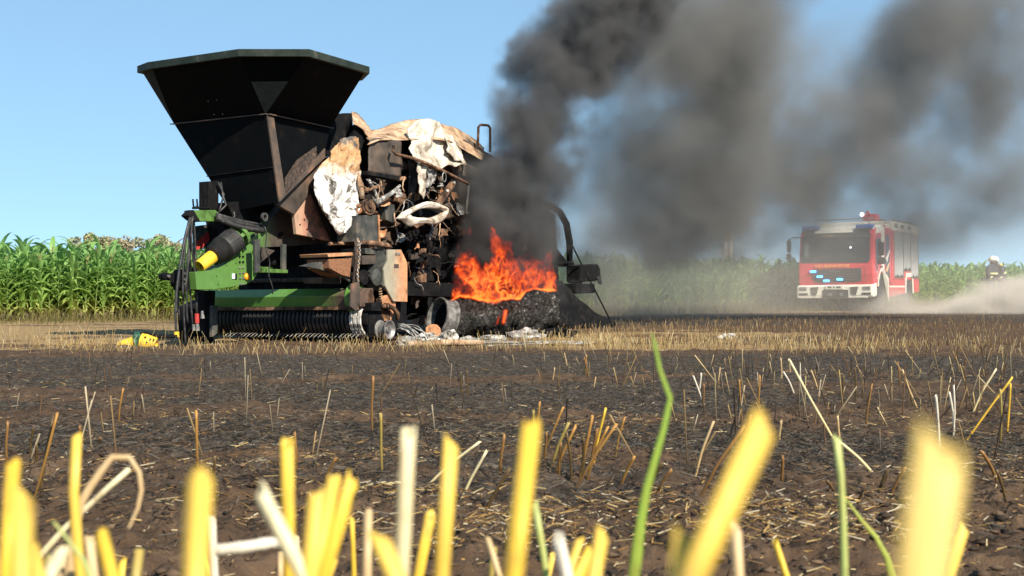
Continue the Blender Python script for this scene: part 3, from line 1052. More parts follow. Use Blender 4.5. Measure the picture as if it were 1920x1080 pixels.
# parking stand and front wheel of the pick-up in the shade
plate('stand_leg', [(383, 545), (404, 545), (400, 642), (386, 642)], 1.9, .12, SOOT)
plate('stand_panel', [(358, 575), (395, 560), (398, 640), (362, 645)], 2.3, .25, SOOT)
plate('skid', [(399, 573), (409, 573), (408, 625), (398, 632)], 1.55, .05, GREYP)
plate('rack', [(478, 450), (488, 448), (488, 508), (480, 512)], .72, .04, GREYP)
plate('rack', [(530, 458), (537, 458), (537, 508), (530, 508)], .72, .04, GREYP)
plate('rack_foot', [(492, 503), (540, 506), (540, 512), (492, 511)], .70, .08, GRN)
plate('rack_brace', [(489, 462), (516, 470), (490, 492)], .73, .02, BROWNS)
cab = [sp(496 + 1.3 * i + 2.5 * math.sin(i * 1.4), 425 + i * 11.5, .6) for i in range(12)]
MB().tube(cab, .008, 6).obj('loose_cable', HOSE, H, smooth=True)

# pick-up -------------------------------------------------------
ba = lambda x, y: -(fp(x, y, .2) - MO).dot(MR)
BEAM = burn_gradient('beam_paint_burnt', (.09, .21, .04), (.10, .062, .045), tuple(ML_), ba(585, 560), ba(660, 560), 2.5)
p = lambda a, b, z: M(a, b, z)
MB().prism([p(.02, .26, .46), p(.02, .30, .60), p(.02, .17, .70), p(.02, -.02, .70), p(.02, -.02, .46)], MR * 2.8).obj('pickup_beam', BEAM, H, bevel=.008)
MB().prism([p(.02, .29, .42), p(.02, .315, .42), p(.02, .315, .465), p(.02, .29, .465)], MR * 2.75).obj('beam_lip', RUST, H)
MB().lathe(M(.20, .10, .57), ML_, [(-.05, .20), (.02, .20), (.03, .15), (.06, .15), (.06, .05), (.09, .05)], 24).obj('beam_end_disc', burn_gradient('disc_paint', (.11, .26, .05), (.09, .07, .055), tuple(ML_), -.25, .1), H, smooth=False, bevel=.004)
mb = MB()
arc = [(.23 * math.cos(a), .23 * math.sin(a)) for a in [math.radians(x) for x in range(-70, 131, 20)]]
arci = [(.19 * math.cos(a), .19 * math.sin(a)) for a in [math.radians(x) for x in range(-70, 131, 20)]]
BANDM = pmat('sooty_band_steel', [(.3, (.014, .014, .016)), (.6, (.045, .044, .045)), (.8, (.11, .10, .09))], 8, .55, .4)
band_me = None
for k in range(40):
    a_ = .06 + k * .068
    if band_me is None:
        bo = MB()
        cs = [(.235 * math.cos(x), .235 * math.sin(x)) for x in [math.radians(q) for q in range(-75, 146, 20)]]
        poly = [M(a_, -.02 + cx, .30 + cz) for cx, cz in cs] + [M(a_, -.02 + cx * .9, .30 + cz * .9) for cx, cz in reversed(cs)]
        bo.prism(poly, MR * .042)
        ob = bo.obj('scraper_band', BANDM, H)
        band_me = ob.data
        a_first = a_
    else:
        ob = bpy.data.objects.new('scraper_band', band_me)
        COL.objects.link(ob); ob.parent = H
        ob.location = MR * (a_ - a_first)
    if k in (0, 1, 2):
        if k == 0:
            white_me = band_me.copy(); white_me.materials.clear(); white_me.materials.append(ASHW)
        ob.data = white_me
        ob['label'] = 'ash white scraper band at the bare end'
tine_me = None
for k in range(40):
    a_ = .095 + k * .068
    if tine_me is None:
        ob = MB().tube([M(a_, .10, .12), M(a_, .19, .10), M(a_, .26, .06)], [.006, .006, .004], 5).obj('tine', STEEL, H)
        tine_me = ob.data
    else:
        ob = bpy.data.objects.new('tine', tine_me); COL.objects.link(ob); ob.parent = H
        ob.location = MR * (a_ - .095)
MB().lathe(M(.0, -.02, .30), MR, [(0, .17), (2.8, .17)], 20).obj('rotor_drum', SOOT, H, smooth=False)
mbox(-.02, .02, -.35, .12, .10, .50).obj('side_cheek', SOOT, H, bevel=.01)
mbox(2.8, 2.85, -.4, .3, .08, .7).obj('side_cheek', SOOT, H, bevel=.01)
# intake housing behind the pick-up
mbox(.1, 2.6, -.9, -.3, .12, 1.0).obj('intake_housing', SOOT, H, bevel=.02)
mbox(.15, 2.4, -.35, -.1, .80, .86).obj('charred_crop_mat', CH, H, bevel=.02)

# parts of the near side between pick-up and wheel -----------------
plate('heat_panel', [(727, 468), (752, 468), (757, 478), (764, 493), (764, 566), (738, 565), (722, 536), (720, 505), (727, 490)], -.06, .03, burn_gradient('heat_panel_paint', (.30, .28, .21), (.52, .25, .125), tuple(MF * -1), bl(733, 520, -.06), bl(757, 520, -.06), 3.5))
plate('heat_panel_return', [(727, 469), (718, 500), (716, 534), (724, 545), (724, 500), (729, 488)], -.03, .25, GREYP)
for (x, y) in ((742.5, 476), (747.5, 476)):
    MB().lathe(sp(x, y, -.06), ML_, [(0, .02), (.012, .02), (.012, .01), (.02, .01)], 10).obj('bolt', STEEL, H)
plate('stamped_plate', [(739, 495), (748, 495), (748, 503), (739, 503)], -.063, .004, BROWNS)
RADM = NT('perforated_heat_screen')
vor = RADM.n('ShaderNodeTexVoronoi'); vor.inputs['Scale'].default_value = 60; RADM.l(RADM.coord(), vor.inputs['Vector'])
RADM.color(RADM.ramp(vor.outputs['Distance'], [(.25, (.02, .012, .008)), (.4, (.24, .11, .055))])); RADM.set(Roughness=.8)
plate('screen', [(616, 486), (660, 484), (656, 520), (640, 515), (618, 503)], .15, .35, RADM.m)
plate('screen_lid', [(614, 476), (664, 473), (666, 479), (616, 482)], .12, .45, RUSTO)
plate('deflector', [(566, 499), (590, 492), (616, 490), (640, 500), (650, 522), (600, 505)], .25, .06, GREYP)
MB().tube([sp(628, 512, .22), sp(646, 520, .2), sp(656, 527, .2)], .016, 6).obj('rod', STEEL, H)
plate('tray', [(603, 520), (640, 519), (640, 533), (603, 531)], .5, .3, BROWNS)
plate('bracket', [(679, 479), (705, 479), (703, 495), (680, 496)], .1, .2, BROWNS)
MB().lathe(sp(680, 520, .12), ML_, [(-.2, .07), (.0, .07), (.0, .1), (.03, .1), (.03, .03)], 16).obj('roller_end', SOOT, H)
MB().lathe(sp(703, 520, .05), ML_, [(0, .11), (.03, .11), (.06, .05)], 16).obj('gear', GREYP, H)
plate('lever', [(690, 545), (697, 540), (702, 560), (697, 600), (690, 612), (688, 580)], .02, .05, RUST)
plate('heat_bracket', [(709, 560), (729, 552), (742, 568), (742, 575), (733, 602), (721, 602), (712, 584)], -.02, .04, RUSTO)
plate('valve_block', [(696, 568), (717, 566), (717, 583), (697, 583)], -.08, .12, SOOT)
sprg = [sp(712 + 3 * math.sin(i * 1.3) + i * .12, 540 + i * .95, -.05 + .03 * math.cos(i * 1.3)) for i in range(26)]
MB().tube(sprg, .008, 5).obj('spring', ASHT, H, smooth=True)
MB().tube([sp(717, 574, -.1), sp(728, 574, -.1), sp(738, 578, -.1), sp(745, 588, -.1), sp(746, 600, -.1)], [.03, .032, .03, .03, .026], 10).obj('elbow_pipe', RUST, H, smooth=True)
for x in (722, 727):
    MB().lathe(sp(x, 574, -.1), (sp(728, 574, -.1) - sp(717, 574, -.1)), [(-.006, .04), (.006, .04)], 14).obj('pipe_clip', SOOT, H)
# chain hanging from the ring
for i in range(22):
    c_ = sp(671 + 2.2 * math.sin(i * .35) + (i * .25 if i < 12 else 3 - (i - 12) * .5), 450 + i * 4.1, .03)
    ax_ = (V((0, 0, 1)), ML_) if i % 2 else (V((0, 0, 1)), MF)
    pts = []
    for k in range(9):
        a = k / 8 * 2 * math.pi
        pts.append(c_ + ax_[0] * (.022 * math.sin(a)) + ax_[1] * (.013 * math.cos(a)))
    MB().tube(pts, .0055, 5, False).obj('chain_link', STEEL if i % 3 else ASHT, H)
MB().tube([sp(667, 452, .05), sp(668, 490, .08), sp(664, 530, .1), sp(668, 560, .12)], [.02, .024, .03, .03], 7).obj('burnt_cable_wrap', CH, H, smooth=True)
plate('scorched_flap', [(660, 532), (674, 528), (676, 560), (668, 584), (658, 575)], .0, .03, BROWNS)
# gauge wheel, tyre burnt away
gw = sp(724, 618, -.12)
g1 = MB().lathe(gw, ML_, [(-.10, .05), (-.10, .125), (-.085, .125), (-.075, .095), (.02, .09), (.03, .10), (.05, .125), (.062, .125), (.062, .11), (.03, .08), (.02, .045), (.045, .04), (.045, .0)], 26).obj('gauge_wheel_rim', STEEL, H, smooth=False, bevel=.003)
gw2 = gw + MR * .17
MB().lathe(gw2, ML_, [(-.05, .05), (-.05, .11), (-.03, .10), (.03, .10), (.05, .12), (.05, .05)], 24).obj('gauge_wheel_rim', STEEL, H)

# main body -------------------------------------------------------
mbox(.95, 2.2, -4.9, -.55, .55, 2.55).obj('body_core', SOOT, H, bevel=.03)
mbox(.45, 2.15, -4.8, -2.0, 1.7, 2.75).obj('body_upper', SOOT, H, bevel=.05)
mbox(.2, 2.2, -5.0, -.2, .62, .82).obj('chassis_rail', SOOT, H, bevel=.01)
plate('inner_panel', [(762, 300), (860, 310), (856, 600), (764, 600)], .6, .05, SOOT)
plate('inner_panel', [(690, 330), (762, 320), (766, 470), (690, 470)], .85, .05, BROWNS)


def crumple(name, top, bot, at_, ab, mat, amp=.04, nu=26, nv=22, seed=1, parent=None, thick=.012, ragged=0.0, freq=5.0):
    """bent burnt sheet between two pixel curves; at_, ab: distance a of the upper and lower edge"""
    def curve(c, s_):
        f = s_ * (len(c) - 1); i = min(int(f), len(c) - 2); f -= i
        return c[i][0] * (1 - f) + c[i + 1][0] * f, c[i][1] * (1 - f) + c[i + 1][1] * f
    P = []
    us = np.repeat(np.linspace(0, 1, nu), nv); vs_ = np.tile(np.linspace(0, 1, nv), nu)
    nz = fbm(us * freq + seed * 3.1, vs_ * freq * .8, us * 0 + seed * 1.7, 4) - .5
    rid = np.abs(fbm(us * freq * 1.4 + seed, vs_ * freq * .5, us * 0 + seed * 2.3, 3) - .5)
    rg = fbm(us * 14 + seed, us * 0, us * 0 + seed, 3) - .5
    for k in range(nu * nv):
        u_, w_ = float(us[k]), float(vs_[k])
        x0, y0 = curve(top, u_); x1, y1 = curve(bot, u_)
        x = x0 * (1 - w_) + x1 * w_; y = y0 * (1 - w_) + y1 * w_ + ragged * float(rg[k]) * w_
        a = at_ * (1 - w_) + ab * w_
        P.append(sp(x, y, a) + ML_ * (amp * (float(nz[k]) * 2.2 + float(rid[k]) * 2.0)) + MZ * (amp * .4 * float(nz[k])))
    return MB().grid(P, nu, nv).obj(name, mat, parent or H, smooth=True, solid=thick)


# sheet with white ash beside the hopper
ASHPANEL = NT('ash_coated_sheet')
co = ASHPANEL.coord()
sx = ASHPANEL.n('ShaderNodeSeparateXYZ'); ASHPANEL.l(co, sx.inputs[0])
n1 = ASHPANEL.noise(4, 6, .65, co); n2 = ASHPANEL.noise(5.5, 9, .68, co, .6)
wht = ASHPANEL.ramp(n2, [(.36, (.03, .028, .026)), (.42, (.20, .18, .165)), (.47, (.58, .56, .54)), (.7, (.76, .75, .73))])
tan = ASHPANEL.ramp(n2, [(.3, (.10, .055, .03)), (.45, (.40, .22, .10)), (.6, (.52, .33, .18)), (.8, (.66, .56, .45))])
sot = ASHPANEL.ramp(n2, [(.4, (.035, .033, .031)), (.6, (.14, .135, .13)), (.75, (.42, .41, .4))])
hz = ASHPANEL.math('ADD', sx.outputs[2], ASHPANEL.math('MULTIPLY', ASHPANEL.math('SUBTRACT', n1, .5), .9))
m1 = ASHPANEL.math('MULTIPLY', ASHPANEL.math('SUBTRACT', hz, 2.08), 4, True)
m2 = ASHPANEL.math('MULTIPLY', ASHPANEL.math('SUBTRACT', hz, 2.58), 12, True)
ASHPANEL.color(ASHPANEL.mix(m2, ASHPANEL.mix(m1, wht, tan), sot))
ASHPANEL.set(Roughness=.9); ASHPANEL.bump(n2, 1.0, .04)
crumple('ash_sheet', [(622, 282), (632, 268), (648, 257), (660, 255), (669, 264), (668, 285)],
        [(598, 385), (618, 415), (634, 440), (648, 436), (662, 418), (671, 395)], .42, .30, ASHPANEL.m, .10, 36, 36, 1, freq=7)
crumple('ash_sheet', [(588, 330), (605, 305), (622, 290)], [(590, 362), (602, 388), (618, 414)], .44, .34, ASHPANEL.m, .03, 14, 12, 2)
# dark box and bent sheet behind the hopper
plate('dust_box', [(609, 236), (618, 222), (645, 212), (660, 212), (664, 290), (612, 292)], .75, .6, SOOT)
crumple('bent_sheet', [(658, 209), (668, 212), (684, 226), (698, 246)], [(660, 232), (672, 236), (684, 246), (692, 262)], .9, .55, ASHT, .03, 14, 8, 3)
plate('dust_box_side', [(663, 234), (676, 236), (690, 258), (688, 300), (672, 300), (664, 270)], .62, .4, SOOT)
plate('roof_lining', [(688, 256), (720, 247), (762, 238), (806, 238), (848, 250), (892, 276), (892, 345), (690, 340)], .96, .6, SOOT)
# roof with tan ash
BLK_ = pmat('burnt_insulation_sheet', [(.3, (.06, .05, .04)), (.4, (.28, .23, .18)), (.5, (.50, .45, .38)), (.62, (.62, .58, .52)), (.75, (.42, .30, .2))], 4.5, .9, 0, .8, .02, detail=9, bscale=11, spec=.1)
crumple('roof_cover', [(684, 246), (704, 244), (730, 234), (760, 226), (790, 224), (820, 230), (850, 238), (880, 258), (906, 278)],
        [(686, 272), (706, 264), (735, 262), (760, 262), (790, 262), (820, 262), (850, 268), (880, 288), (904, 300)], .9, .25, ASHT, .06, 44, 14, 4)
crumple('side_sheet', [(692, 262), (714, 258), (734, 262), (752, 266)], [(690, 322), (712, 326), (732, 330), (750, 332)], .28, .24, BROWNS, .03, 16, 14, 5, ragged=4)
plate('side_sheet_lip', [(690, 320), (750, 331), (750, 338), (690, 328)], .22, .12, SOOT)
crumple('white_blanket', [(756, 244), (770, 228), (795, 224), (815, 230), (828, 248), (838, 262)],
        [(770, 276), (774, 300), (790, 312), (815, 318), (845, 312), (872, 308)], .40, .12, BLK_, .10, 40, 30, 6, ragged=16, freq=3.5)
crumple('white_blanket', [(835, 250), (850, 262), (862, 280)], [(838, 282), (856, 300), (872, 310)], .3, .12, BLK_, .05, 12, 12, 7, ragged=6)
crumple('hanging_strip', [(780, 305), (788, 310), (798, 312)], [(786, 366), (792, 372), (797, 360)], .14, .12, BLK_, .04, 8, 18, 8, ragged=12)
crumple('hanging_strip', [(800, 310), (812, 314), (820, 312)], [(798, 350), (804, 356), (812, 340)], .14, .16, ASHG, .04, 8, 14, 9, ragged=14)
crumple('torn_sheet', [(764, 300), (772, 298), (782, 306)], [(764, 392), (770, 396), (776, 378)], .35, .4, GREYP, .04, 8, 18, 10)
# top edge
crumple('roof_rear', [(868, 262), (890, 268), (912, 286), (935, 300)], [(866, 330), (890, 335), (912, 340), (938, 345)], .5, .35, BROWNS, .04, 14, 10, 11)
plate('rear_side_panel', [(862, 320), (935, 330), (1030, 380), (1036, 470), (862, 470)], .42, .05, BROWNS)
# rail, link plate, loop pipe
MB().tube([sp(738, 274, .15), sp(737, 283, .12), sp(742, 289, .1), (sp(772, 296, .08)), sp(800, 306, .06), sp(840, 325, .05), sp(880, 346, .05)], [.022] * 7, 9).obj('hand_rail', RUST, H, smooth=True)
MB().tube([sp(879, 345, .05), sp(876, 375, .05), sp(873, 402, .05)], .02, 8).obj('hand_rail', GREYP, H, smooth=True)
plate('link_plate', [(849, 336), (858, 340), (828, 386), (816, 384)], .1, .03, RUST)
for (x, y) in ((850, 342), (838, 358), (823, 382)):
    MB().lathe(sp(x, y, .1), ML_, [(0, .022), (.02, .022), (.02, .01), (.03, .01)], 10).obj('bolt', ASHW, H)
MB().tube([sp(896, 272, .4), sp(897, 238, .4), sp(901, 234, .4), sp(915, 235, .4), sp(919, 240, .4), sp(919, 285, .4)], .02, 8).obj('loop_pipe', RUST, H, smooth=True)
pts = []
for k in range(13):
    a = k / 12 * 6.283
    pts.append(sp(833 + 3.5 * math.cos(a), 332 + 9 * math.sin(a), .03))
MB().tube(pts, .006, 5, False).obj('shackle', ASHG, H)
# torn white ring
outer_ = [(737, 411), (745, 403), (760, 393), (778, 385), (796, 377), (812, 381), (826, 388), (841, 391), (836, 400), (826, 410), (815, 422), (802, 421), (788, 416), (776, 420), (766, 426), (755, 419), (745, 412)]
inner_ = [(764, 402), (767, 399), (771, 396), (778, 393), (792, 389), (806, 390), (820, 392), (829, 394), (827, 398), (822, 402), (813, 406), (802, 409), (790, 409), (780, 408), (774, 407), (769, 406), (766, 404)]
P = []
m = len(outer_)
for i in range(m + 1):
    o_, n_ = outer_[i % m], inner_[i % m]
    for j in range(6):
        f = j / 5
        w = math.sin(math.pi * f) * .05 + .05 * random.random()
        P.append(sp(o_[0] * (1 - f) + n_[0] * f + random.uniform(-1.6, 1.6), o_[1] * (1 - f) + n_[1] * f + random.uniform(-1.8, 1.8), .05) + ML_ * w)
MB().grid(P, m + 1, 6).obj('torn_ring', BLK_, H, smooth=True, solid=.03, sub=1)
plate('ring_back', [(764, 400), (792, 387), (832, 393), (815, 410), (780, 411)], .14, .1, SOOT)
MB().lathe(sp(786, 398, .13), ML_, [(0, .05), (.02, .05), (.02, .03), (.03, .03)], 12).obj('ring_hub', RUBBER, H)
plate('ring_tab', [(771, 418), (792, 413), (796, 420), (782, 428)], .0, .03, RUST)

# burnt works in the open side: pipes, pulleys, brackets
rg = random.Random(17)
mats = [SOOT, SOOT, BROWNS, RUST, BROWNS, GREYP, ASHG, RUST, RUST]
for i in range(95):
    x = rg.uniform(672, 868); y = rg.uniform(335, 600)
    if 715 < x < 768 and y > 455: x += 60
    a = rg.uniform(.28, .62)
    mt = rg.choice(mats)
    if y > 425 and rg.random() < .75: mt = SOOT
    k = rg.random()
    k = k * .8 if k < .55 else k
    p0 = sp(x, y, a)
    if k < .45:
        ang = rg.uniform(0, 3.14); L = rg.uniform(14, 46)
        q = [sp(x, y, a), sp(x + L * .5 * math.cos(ang) + rg.uniform(-6, 6), y + L * .5 * math.sin(ang) + rg.uniform(-6, 6), a - .05), sp(x + L * math.cos(ang), y + L * math.sin(ang), a - rg.uniform(-.1, .12))]
        MB().tube(q, rg.choice((.006, .008, .012, .018, .028)), 7).obj('pipe', mt, H, smooth=True)
    elif k < .62:
        r = rg.uniform(.04, .13)
        d_ = (ML_ + V((rg.uniform(-.4, .4), 0, rg.uniform(-.3, .3)))).normalized()
        MB().lathe(p0, d_, [(-.05, r * .9), (-.05, r), (-.02, r), (-.01, r * .75), (.01, r * .75), (.02, r), (.05, r), (.05, r * .4), (.07, r * .35)], 18).obj('pulley', mt, H)
    else:
        w, h_ = rg.uniform(8, 22), rg.uniform(10, 34); sk = rg.uniform(-8, 8)
        plate('bracket', [(x, y), (x + w, y + sk * .4), (x + w + sk, y + h_), (x + w * .4, y + h_ * 1.1), (x + sk, y + h_ * .8)], a, rg.choice((.008, .012, .02, .03)), mt)
# torn shards and wires that fill the wreck
for i in range(90):
    x = rg.uniform(664, 860); y = rg.uniform(300, 600) if x > 690 else rg.uniform(318, 450)
    if 715 < x < 768 and y > 455: continue
    w, h_ = rg.uniform(5, 20), rg.uniform(6, 26); sk = rg.uniform(-9, 9)
    mt = rg.choice([RUST, RUST, BROWNS, BROWNS, ASHG, GREYP, RUSTO, SOOT]) if y < 470 else rg.choice([SOOT, SOOT, SOOT, BROWNS, RUST])
    crumple('torn_shard', [(x, y), (x + w * .5, y + rg.uniform(-3, 3)), (x + w, y + sk * .4)], [(x + sk, y + h_), (x + w * .5 + sk, y + h_ * rg.uniform(.6, 1.2)), (x + w + sk * 1.2, y + h_ * .8)], rg.uniform(.22, .5), rg.uniform(.18, .5), mt, .03, 7, 7, i + 20, thick=.006)
for i in range(70):
    x = rg.uniform(662, 850); y = rg.uniform(300, 560)
    if 720 < x < 764 and y > 460: continue
    pts = []; an = rg.uniform(-2.2, 2.6); a = rg.uniform(.12, .4)
    for k in range(7):
        pts.append(sp(x, y, a)); x += math.cos(an) * 4.5; y += abs(math.sin(an)) * 5 + rg.uniform(-1, 2); an += rg.uniform(-.6, .6); a += rg.uniform(-.03, .03)
    MB().tube(pts, rg.choice((.004, .005, .007, .010)), 5).obj('burnt_wire', rg.choice([ASHG, RUST, SOOT, SOOT, ASHT]), H, smooth=True)
# named engine pieces that show well
MB().tube([sp(690, 335, .3), sp(700, 352, .28), sp(708, 372, .25), sp(707, 388, .25)], .022, 8).obj('pipe', ASHG, H, smooth=True)
MB().lathe(sp(690, 388, .2), (ML_ * .8 + V((-.3, 0, .1))), [(-.2, .11), (.02, .11), (.02, .08), (.04, .08), (.04, .03), (.07, .03)], 18).obj('motor', RUST, H)
MB().tube([sp(704, 380, .2), sp(716, 374, .2), sp(735, 362, .2), sp(750, 348, .2)], [.05, .035, .03, .02], 9).obj('pipe', ASHG, H, smooth=True)
MB().tube([sp(672, 330, .3), sp(676, 345, .25), sp(680, 372, .25)], [.02, .04, .03], 7).obj('wire_bundle', ASHT, H, smooth=True)
plate('inner_cover', [(720, 382), (740, 384), (742, 420), (724, 412)], .3, .1, GREYP)
plate('heat_tab', [(770, 476), (785, 474), (787, 485), (772, 487)], .3, .05, BROWNS)
plate('heat_tab', [(784, 520), (800, 512), (800, 558), (786, 552)], .28, .06, RUST)
plate('axle_beam', [(770, 560), (860, 556), (862, 580), (770, 590)], .5, .3, SOOT)

# burning wheel -----------------------------------------------------
tx0, tx1 = at(828, 592, 17.2), at(1035, 578, 18.0)
tx0.z = gz(tx0.x, tx0.y) + .24; tx1.z = gz(tx1.x, tx1.y) + .30
td = (tx1 - tx0).normalized(); tl = (tx1 - tx0).length
P = []
for i in range(40):
    for j in range(26):
        a = j / 25 * 2 * math.pi
        nn = float(fbm(np.array([i * .22]), np.array([math.cos(a) * 1.5 + 4]), np.array([math.sin(a) * 1.5 + 4]), 4)[0]) - .5
        nn += .8 * (float(fbm(np.array([i * .9]), np.array([math.cos(a) * 4 + 4]), np.array([math.sin(a) * 4 + 4]), 3)[0]) - .5)
        r = (.25 + .07 * math.sin(i / 39 * 2.2)) * (1 + 1.0 * nn) * (1 if 0 < i < 39 else .5)
        u2 = V((0, 0, 1)); w2 = td.cross(u2)
        P.append(tx0 + td * (tl * i / 39) + u2 * (r * math.cos(a)) + w2 * (r * 1.15 * math.sin(a)))
CHTYRE = pmat('charred_tyre', [(.33, (.010, .010, .010)), (.5, (.03, .029, .028)), (.62, (.075, .073, .07)), (.72, (.34, .33, .32))], 22, .95, 0, .8, .03, detail=9, spec=.05)
MB().grid(P, 40, 26).obj('charred_tyre', CHTYRE, H, smooth=True)
RIMASH = pmat('ash_dusted_rim', [(.3, (.03, .028, .026)), (.5, (.11, .105, .10)), (.7, (.24, .23, .22))], 9, .85, 0, .5, detail=8, spec=.2)
rc = at(826, 590, 17.0); rc.z = gz(rc.x, rc.y) + .30
rax = (V((-.82, -.55, .22))).normalized()
MB().lathe(rc, rax, [(-.16, .20), (-.14, .285), (-.11, .285), (-.09, .255), (.02, .25), (.035, .275), (.06, .28), (.065, .262), (.03, .235), (-.1, .22)], 34, True).obj('wheel_rim', RIMASH, H, smooth=False)
MB().lathe(rc - rax * .05, rax, [(-.02, .25), (0, .25), (.01, .10), (.04, .09), (.04, .03)], 24).obj('wheel_disc', SOOT, H)

# rear: ramp, frame arch, lamps ---------------------------------------
crumple('rear_ramp', [(1030, 520), (1046, 528), (1062, 541), (1082, 560), (1105, 582), (1150, 606)],
        [(1030, 612), (1050, 614), (1075, 616), (1095, 616), (1120, 616), (1150, 616)], -.1, -.25, SOOT, .05, 26, 12, 12, thick=.05)
plate('rear_wall', [(1020, 400), (1040, 400), (1048, 520), (1052, 612), (1020, 612)], .1, 1.6, SOOT)
MB().tube([sp(1008, 376, .15), sp(1030, 384, .15), sp(1050, 398, .15), sp(1062, 420, .15), sp(1068, 455, .15), sp(1068, 492, .15)], [.05, .05, .055, .06, .06, .05], 8).obj('rear_arch', SOOT, H, smooth=True)
plate('rear_guard', [(1028, 462), (1046, 468), (1062, 488), (1064, 500), (1034, 500)], .15, .1, SOOT)
MB().tube([sp(1030, 493, .1), sp(1074, 493, .1)], .03, 6).obj('lamp_bar', SOOT, H)
MB().tube([sp(1064, 498, .05), sp(1092, 499, .05)], .022, 6).obj('lamp_bar', SOOT, H)
MB().tube([sp(1066, 528, .05), sp(1090, 529, .05)], .022, 6).obj('lamp_bar', SOOT, H)
plate('rear_lamp', [(1090, 496), (1122, 495), (1127, 505), (1127, 518), (1120, 527), (1090, 529)], .0, .3, SOOT, bevel=.03)
plate('rear_lamp', [(1081, 531), (1116, 532), (1117, 549), (1081, 551)], .0, .28, SOOT, bevel=.02)
crumple('melted_lens', [(1118, 520), (1126, 516)], [(1122, 532), (1127, 534)], -.02, -.02, RUBBER, .02, 5, 6, 14)
MB().tube([sp(1074, 462, .05), sp(1091, 497, .02), sp(1116, 545, -.05), sp(1144, 600, -.1)], .014, 6).obj('stay_rod', SOOT, H)

# ---------------------------------------------------------------- burnt debris on the ground
def lump(name, px, py, d, rad, mat, label, seed, squash=.55, cat='debris', group='burnt debris beside the machine'):
    p = at(px, py, d); z0 = gz(p.x, p.y)
    R_ = np.random.default_rng(seed)
    vs = []
    nu, nv = 18, 10
    for i in range(nu):
        for j in range(nv):
            a = i / nu * 6.283; b_ = j / (nv - 1) * math.pi
            vs.append((math.cos(a) * math.sin(b_), math.sin(a) * math.sin(b_), math.cos(b_)))
    vs = np.array(vs)
    nn = fbm(vs[:, 0] * 1.9 + seed, vs[:, 1] * 1.9 + 5, vs[:, 2] * 1.9 + 9, 4, .65)
    rr_ = np.clip(.45 + 1.3 * (nn - .25), .25, 1.6)
    w = vs * rr_[:, None] * np.array([rad, rad * .6, rad * squash])
    mb = MB()
    mb.add([(p.x + a, p.y + b_, z0 + max(-.02, c + rad * squash * .35)) for a, b_, c in w],
           [(i * nv + j, i * nv + j + 1, ((i + 1) % nu) * nv + j + 1, ((i + 1) % nu) * nv + j) for i in range(nu) for j in range(nv - 1)])
    return tag(mb.obj(name, mat, smooth=False), label, cat, group)


lump('debris_lump', 762, 622, 15.6, .17, ASHG, 'grey heap of ash wire beside the bare gauge wheel', 1)
lump('debris_lump', 800, 628, 15.9, .22, ASHW, 'speckled white ash lump in front of the tilted wheel rim', 2)
lump('debris_lump', 812, 606, 16.2, .17, RUSTO, 'tan burnt casing leaning on the tilted wheel rim', 3, 1.1)
lump('debris_lump', 843, 614, 16.1, .16, ASHW, 'white ash chunk standing at the charred tyre', 4, .9)
lump('debris_lump', 878, 626, 16.3, .20, ASHG, 'low grey ash mound under the fire', 5, .3)
lump('debris_lump', 925, 622, 16.6, .24, ASHG, 'flat ash heap below the small ground flame', 6, .3)
lump('debris_lump', 985, 612, 17.2, .36, ASHG, 'grey white molten sheet crumpled under the fire', 7, .32)
lump('debris_lump', 1045, 618, 17.6, .36, SOOT, 'black charred mound in front of the rear ramp', 8, .3)
lump('rag', 1362, 616, 17.0, .16, ASHW, 'small white rag lying on the stubble away from the machine', 9, .42, 'rag', None)
lump('debris_lump', 905, 632, 15.6, .75, ASHG, 'long pale ash strip on the ground in front of the fire', 10, .06)
lump('debris_lump', 1020, 634, 15.8, .8, ASHG, 'pale ash strip reaching past the rear ramp', 12, .05)
# burnt wires by the gauge wheel
for k in range(9):
    p = at(748 + rg.uniform(-6, 6), 612 + rg.uniform(-4, 8), 15.7)
    pts = [p]
    an = rg.uniform(-.8, .5)
    for i in range(6):
        p = p + V((math.cos(an) * .07, rg.uniform(-.03, .03), math.sin(an) * .06))
        an -= rg.uniform(-.1, .5)
        p.z = max(p.z, gz(p.x, p.y) + .02)
        pts.append(p)
    MB().tube(pts, rg.uniform(.005, .011), 5).obj('burnt_wire', ASHG, H, smooth=True)
# pipe lying on the ground in front
p0, p1 = at(765, 644, 14.6), at(905, 637, 15.2)
p0.z = gz(p0.x, p0.y) + .03; p1.z = gz(p1.x, p1.y) + .04
tag(MB().tube([p0, (p0 + p1) / 2 + V((0, 0, .01)), p1], [.035, .04, .03], 9).obj('ash_pole', ASHT, smooth=True), 'pale ash covered pole lying in front of the white ash lump', 'pole')

# ---------------------------------------------------------------- drive shaft lying by the hitch
g0 = at(218, 650, 14.3); g0.z = gz(g0.x, g0.y)
PS = thing('drive_shaft', 'yellow and green drive shaft lying on the dry grass at the hitch', 'drive shaft', g0)


def gp(px, py, d=14.3): return at(px, py, d)


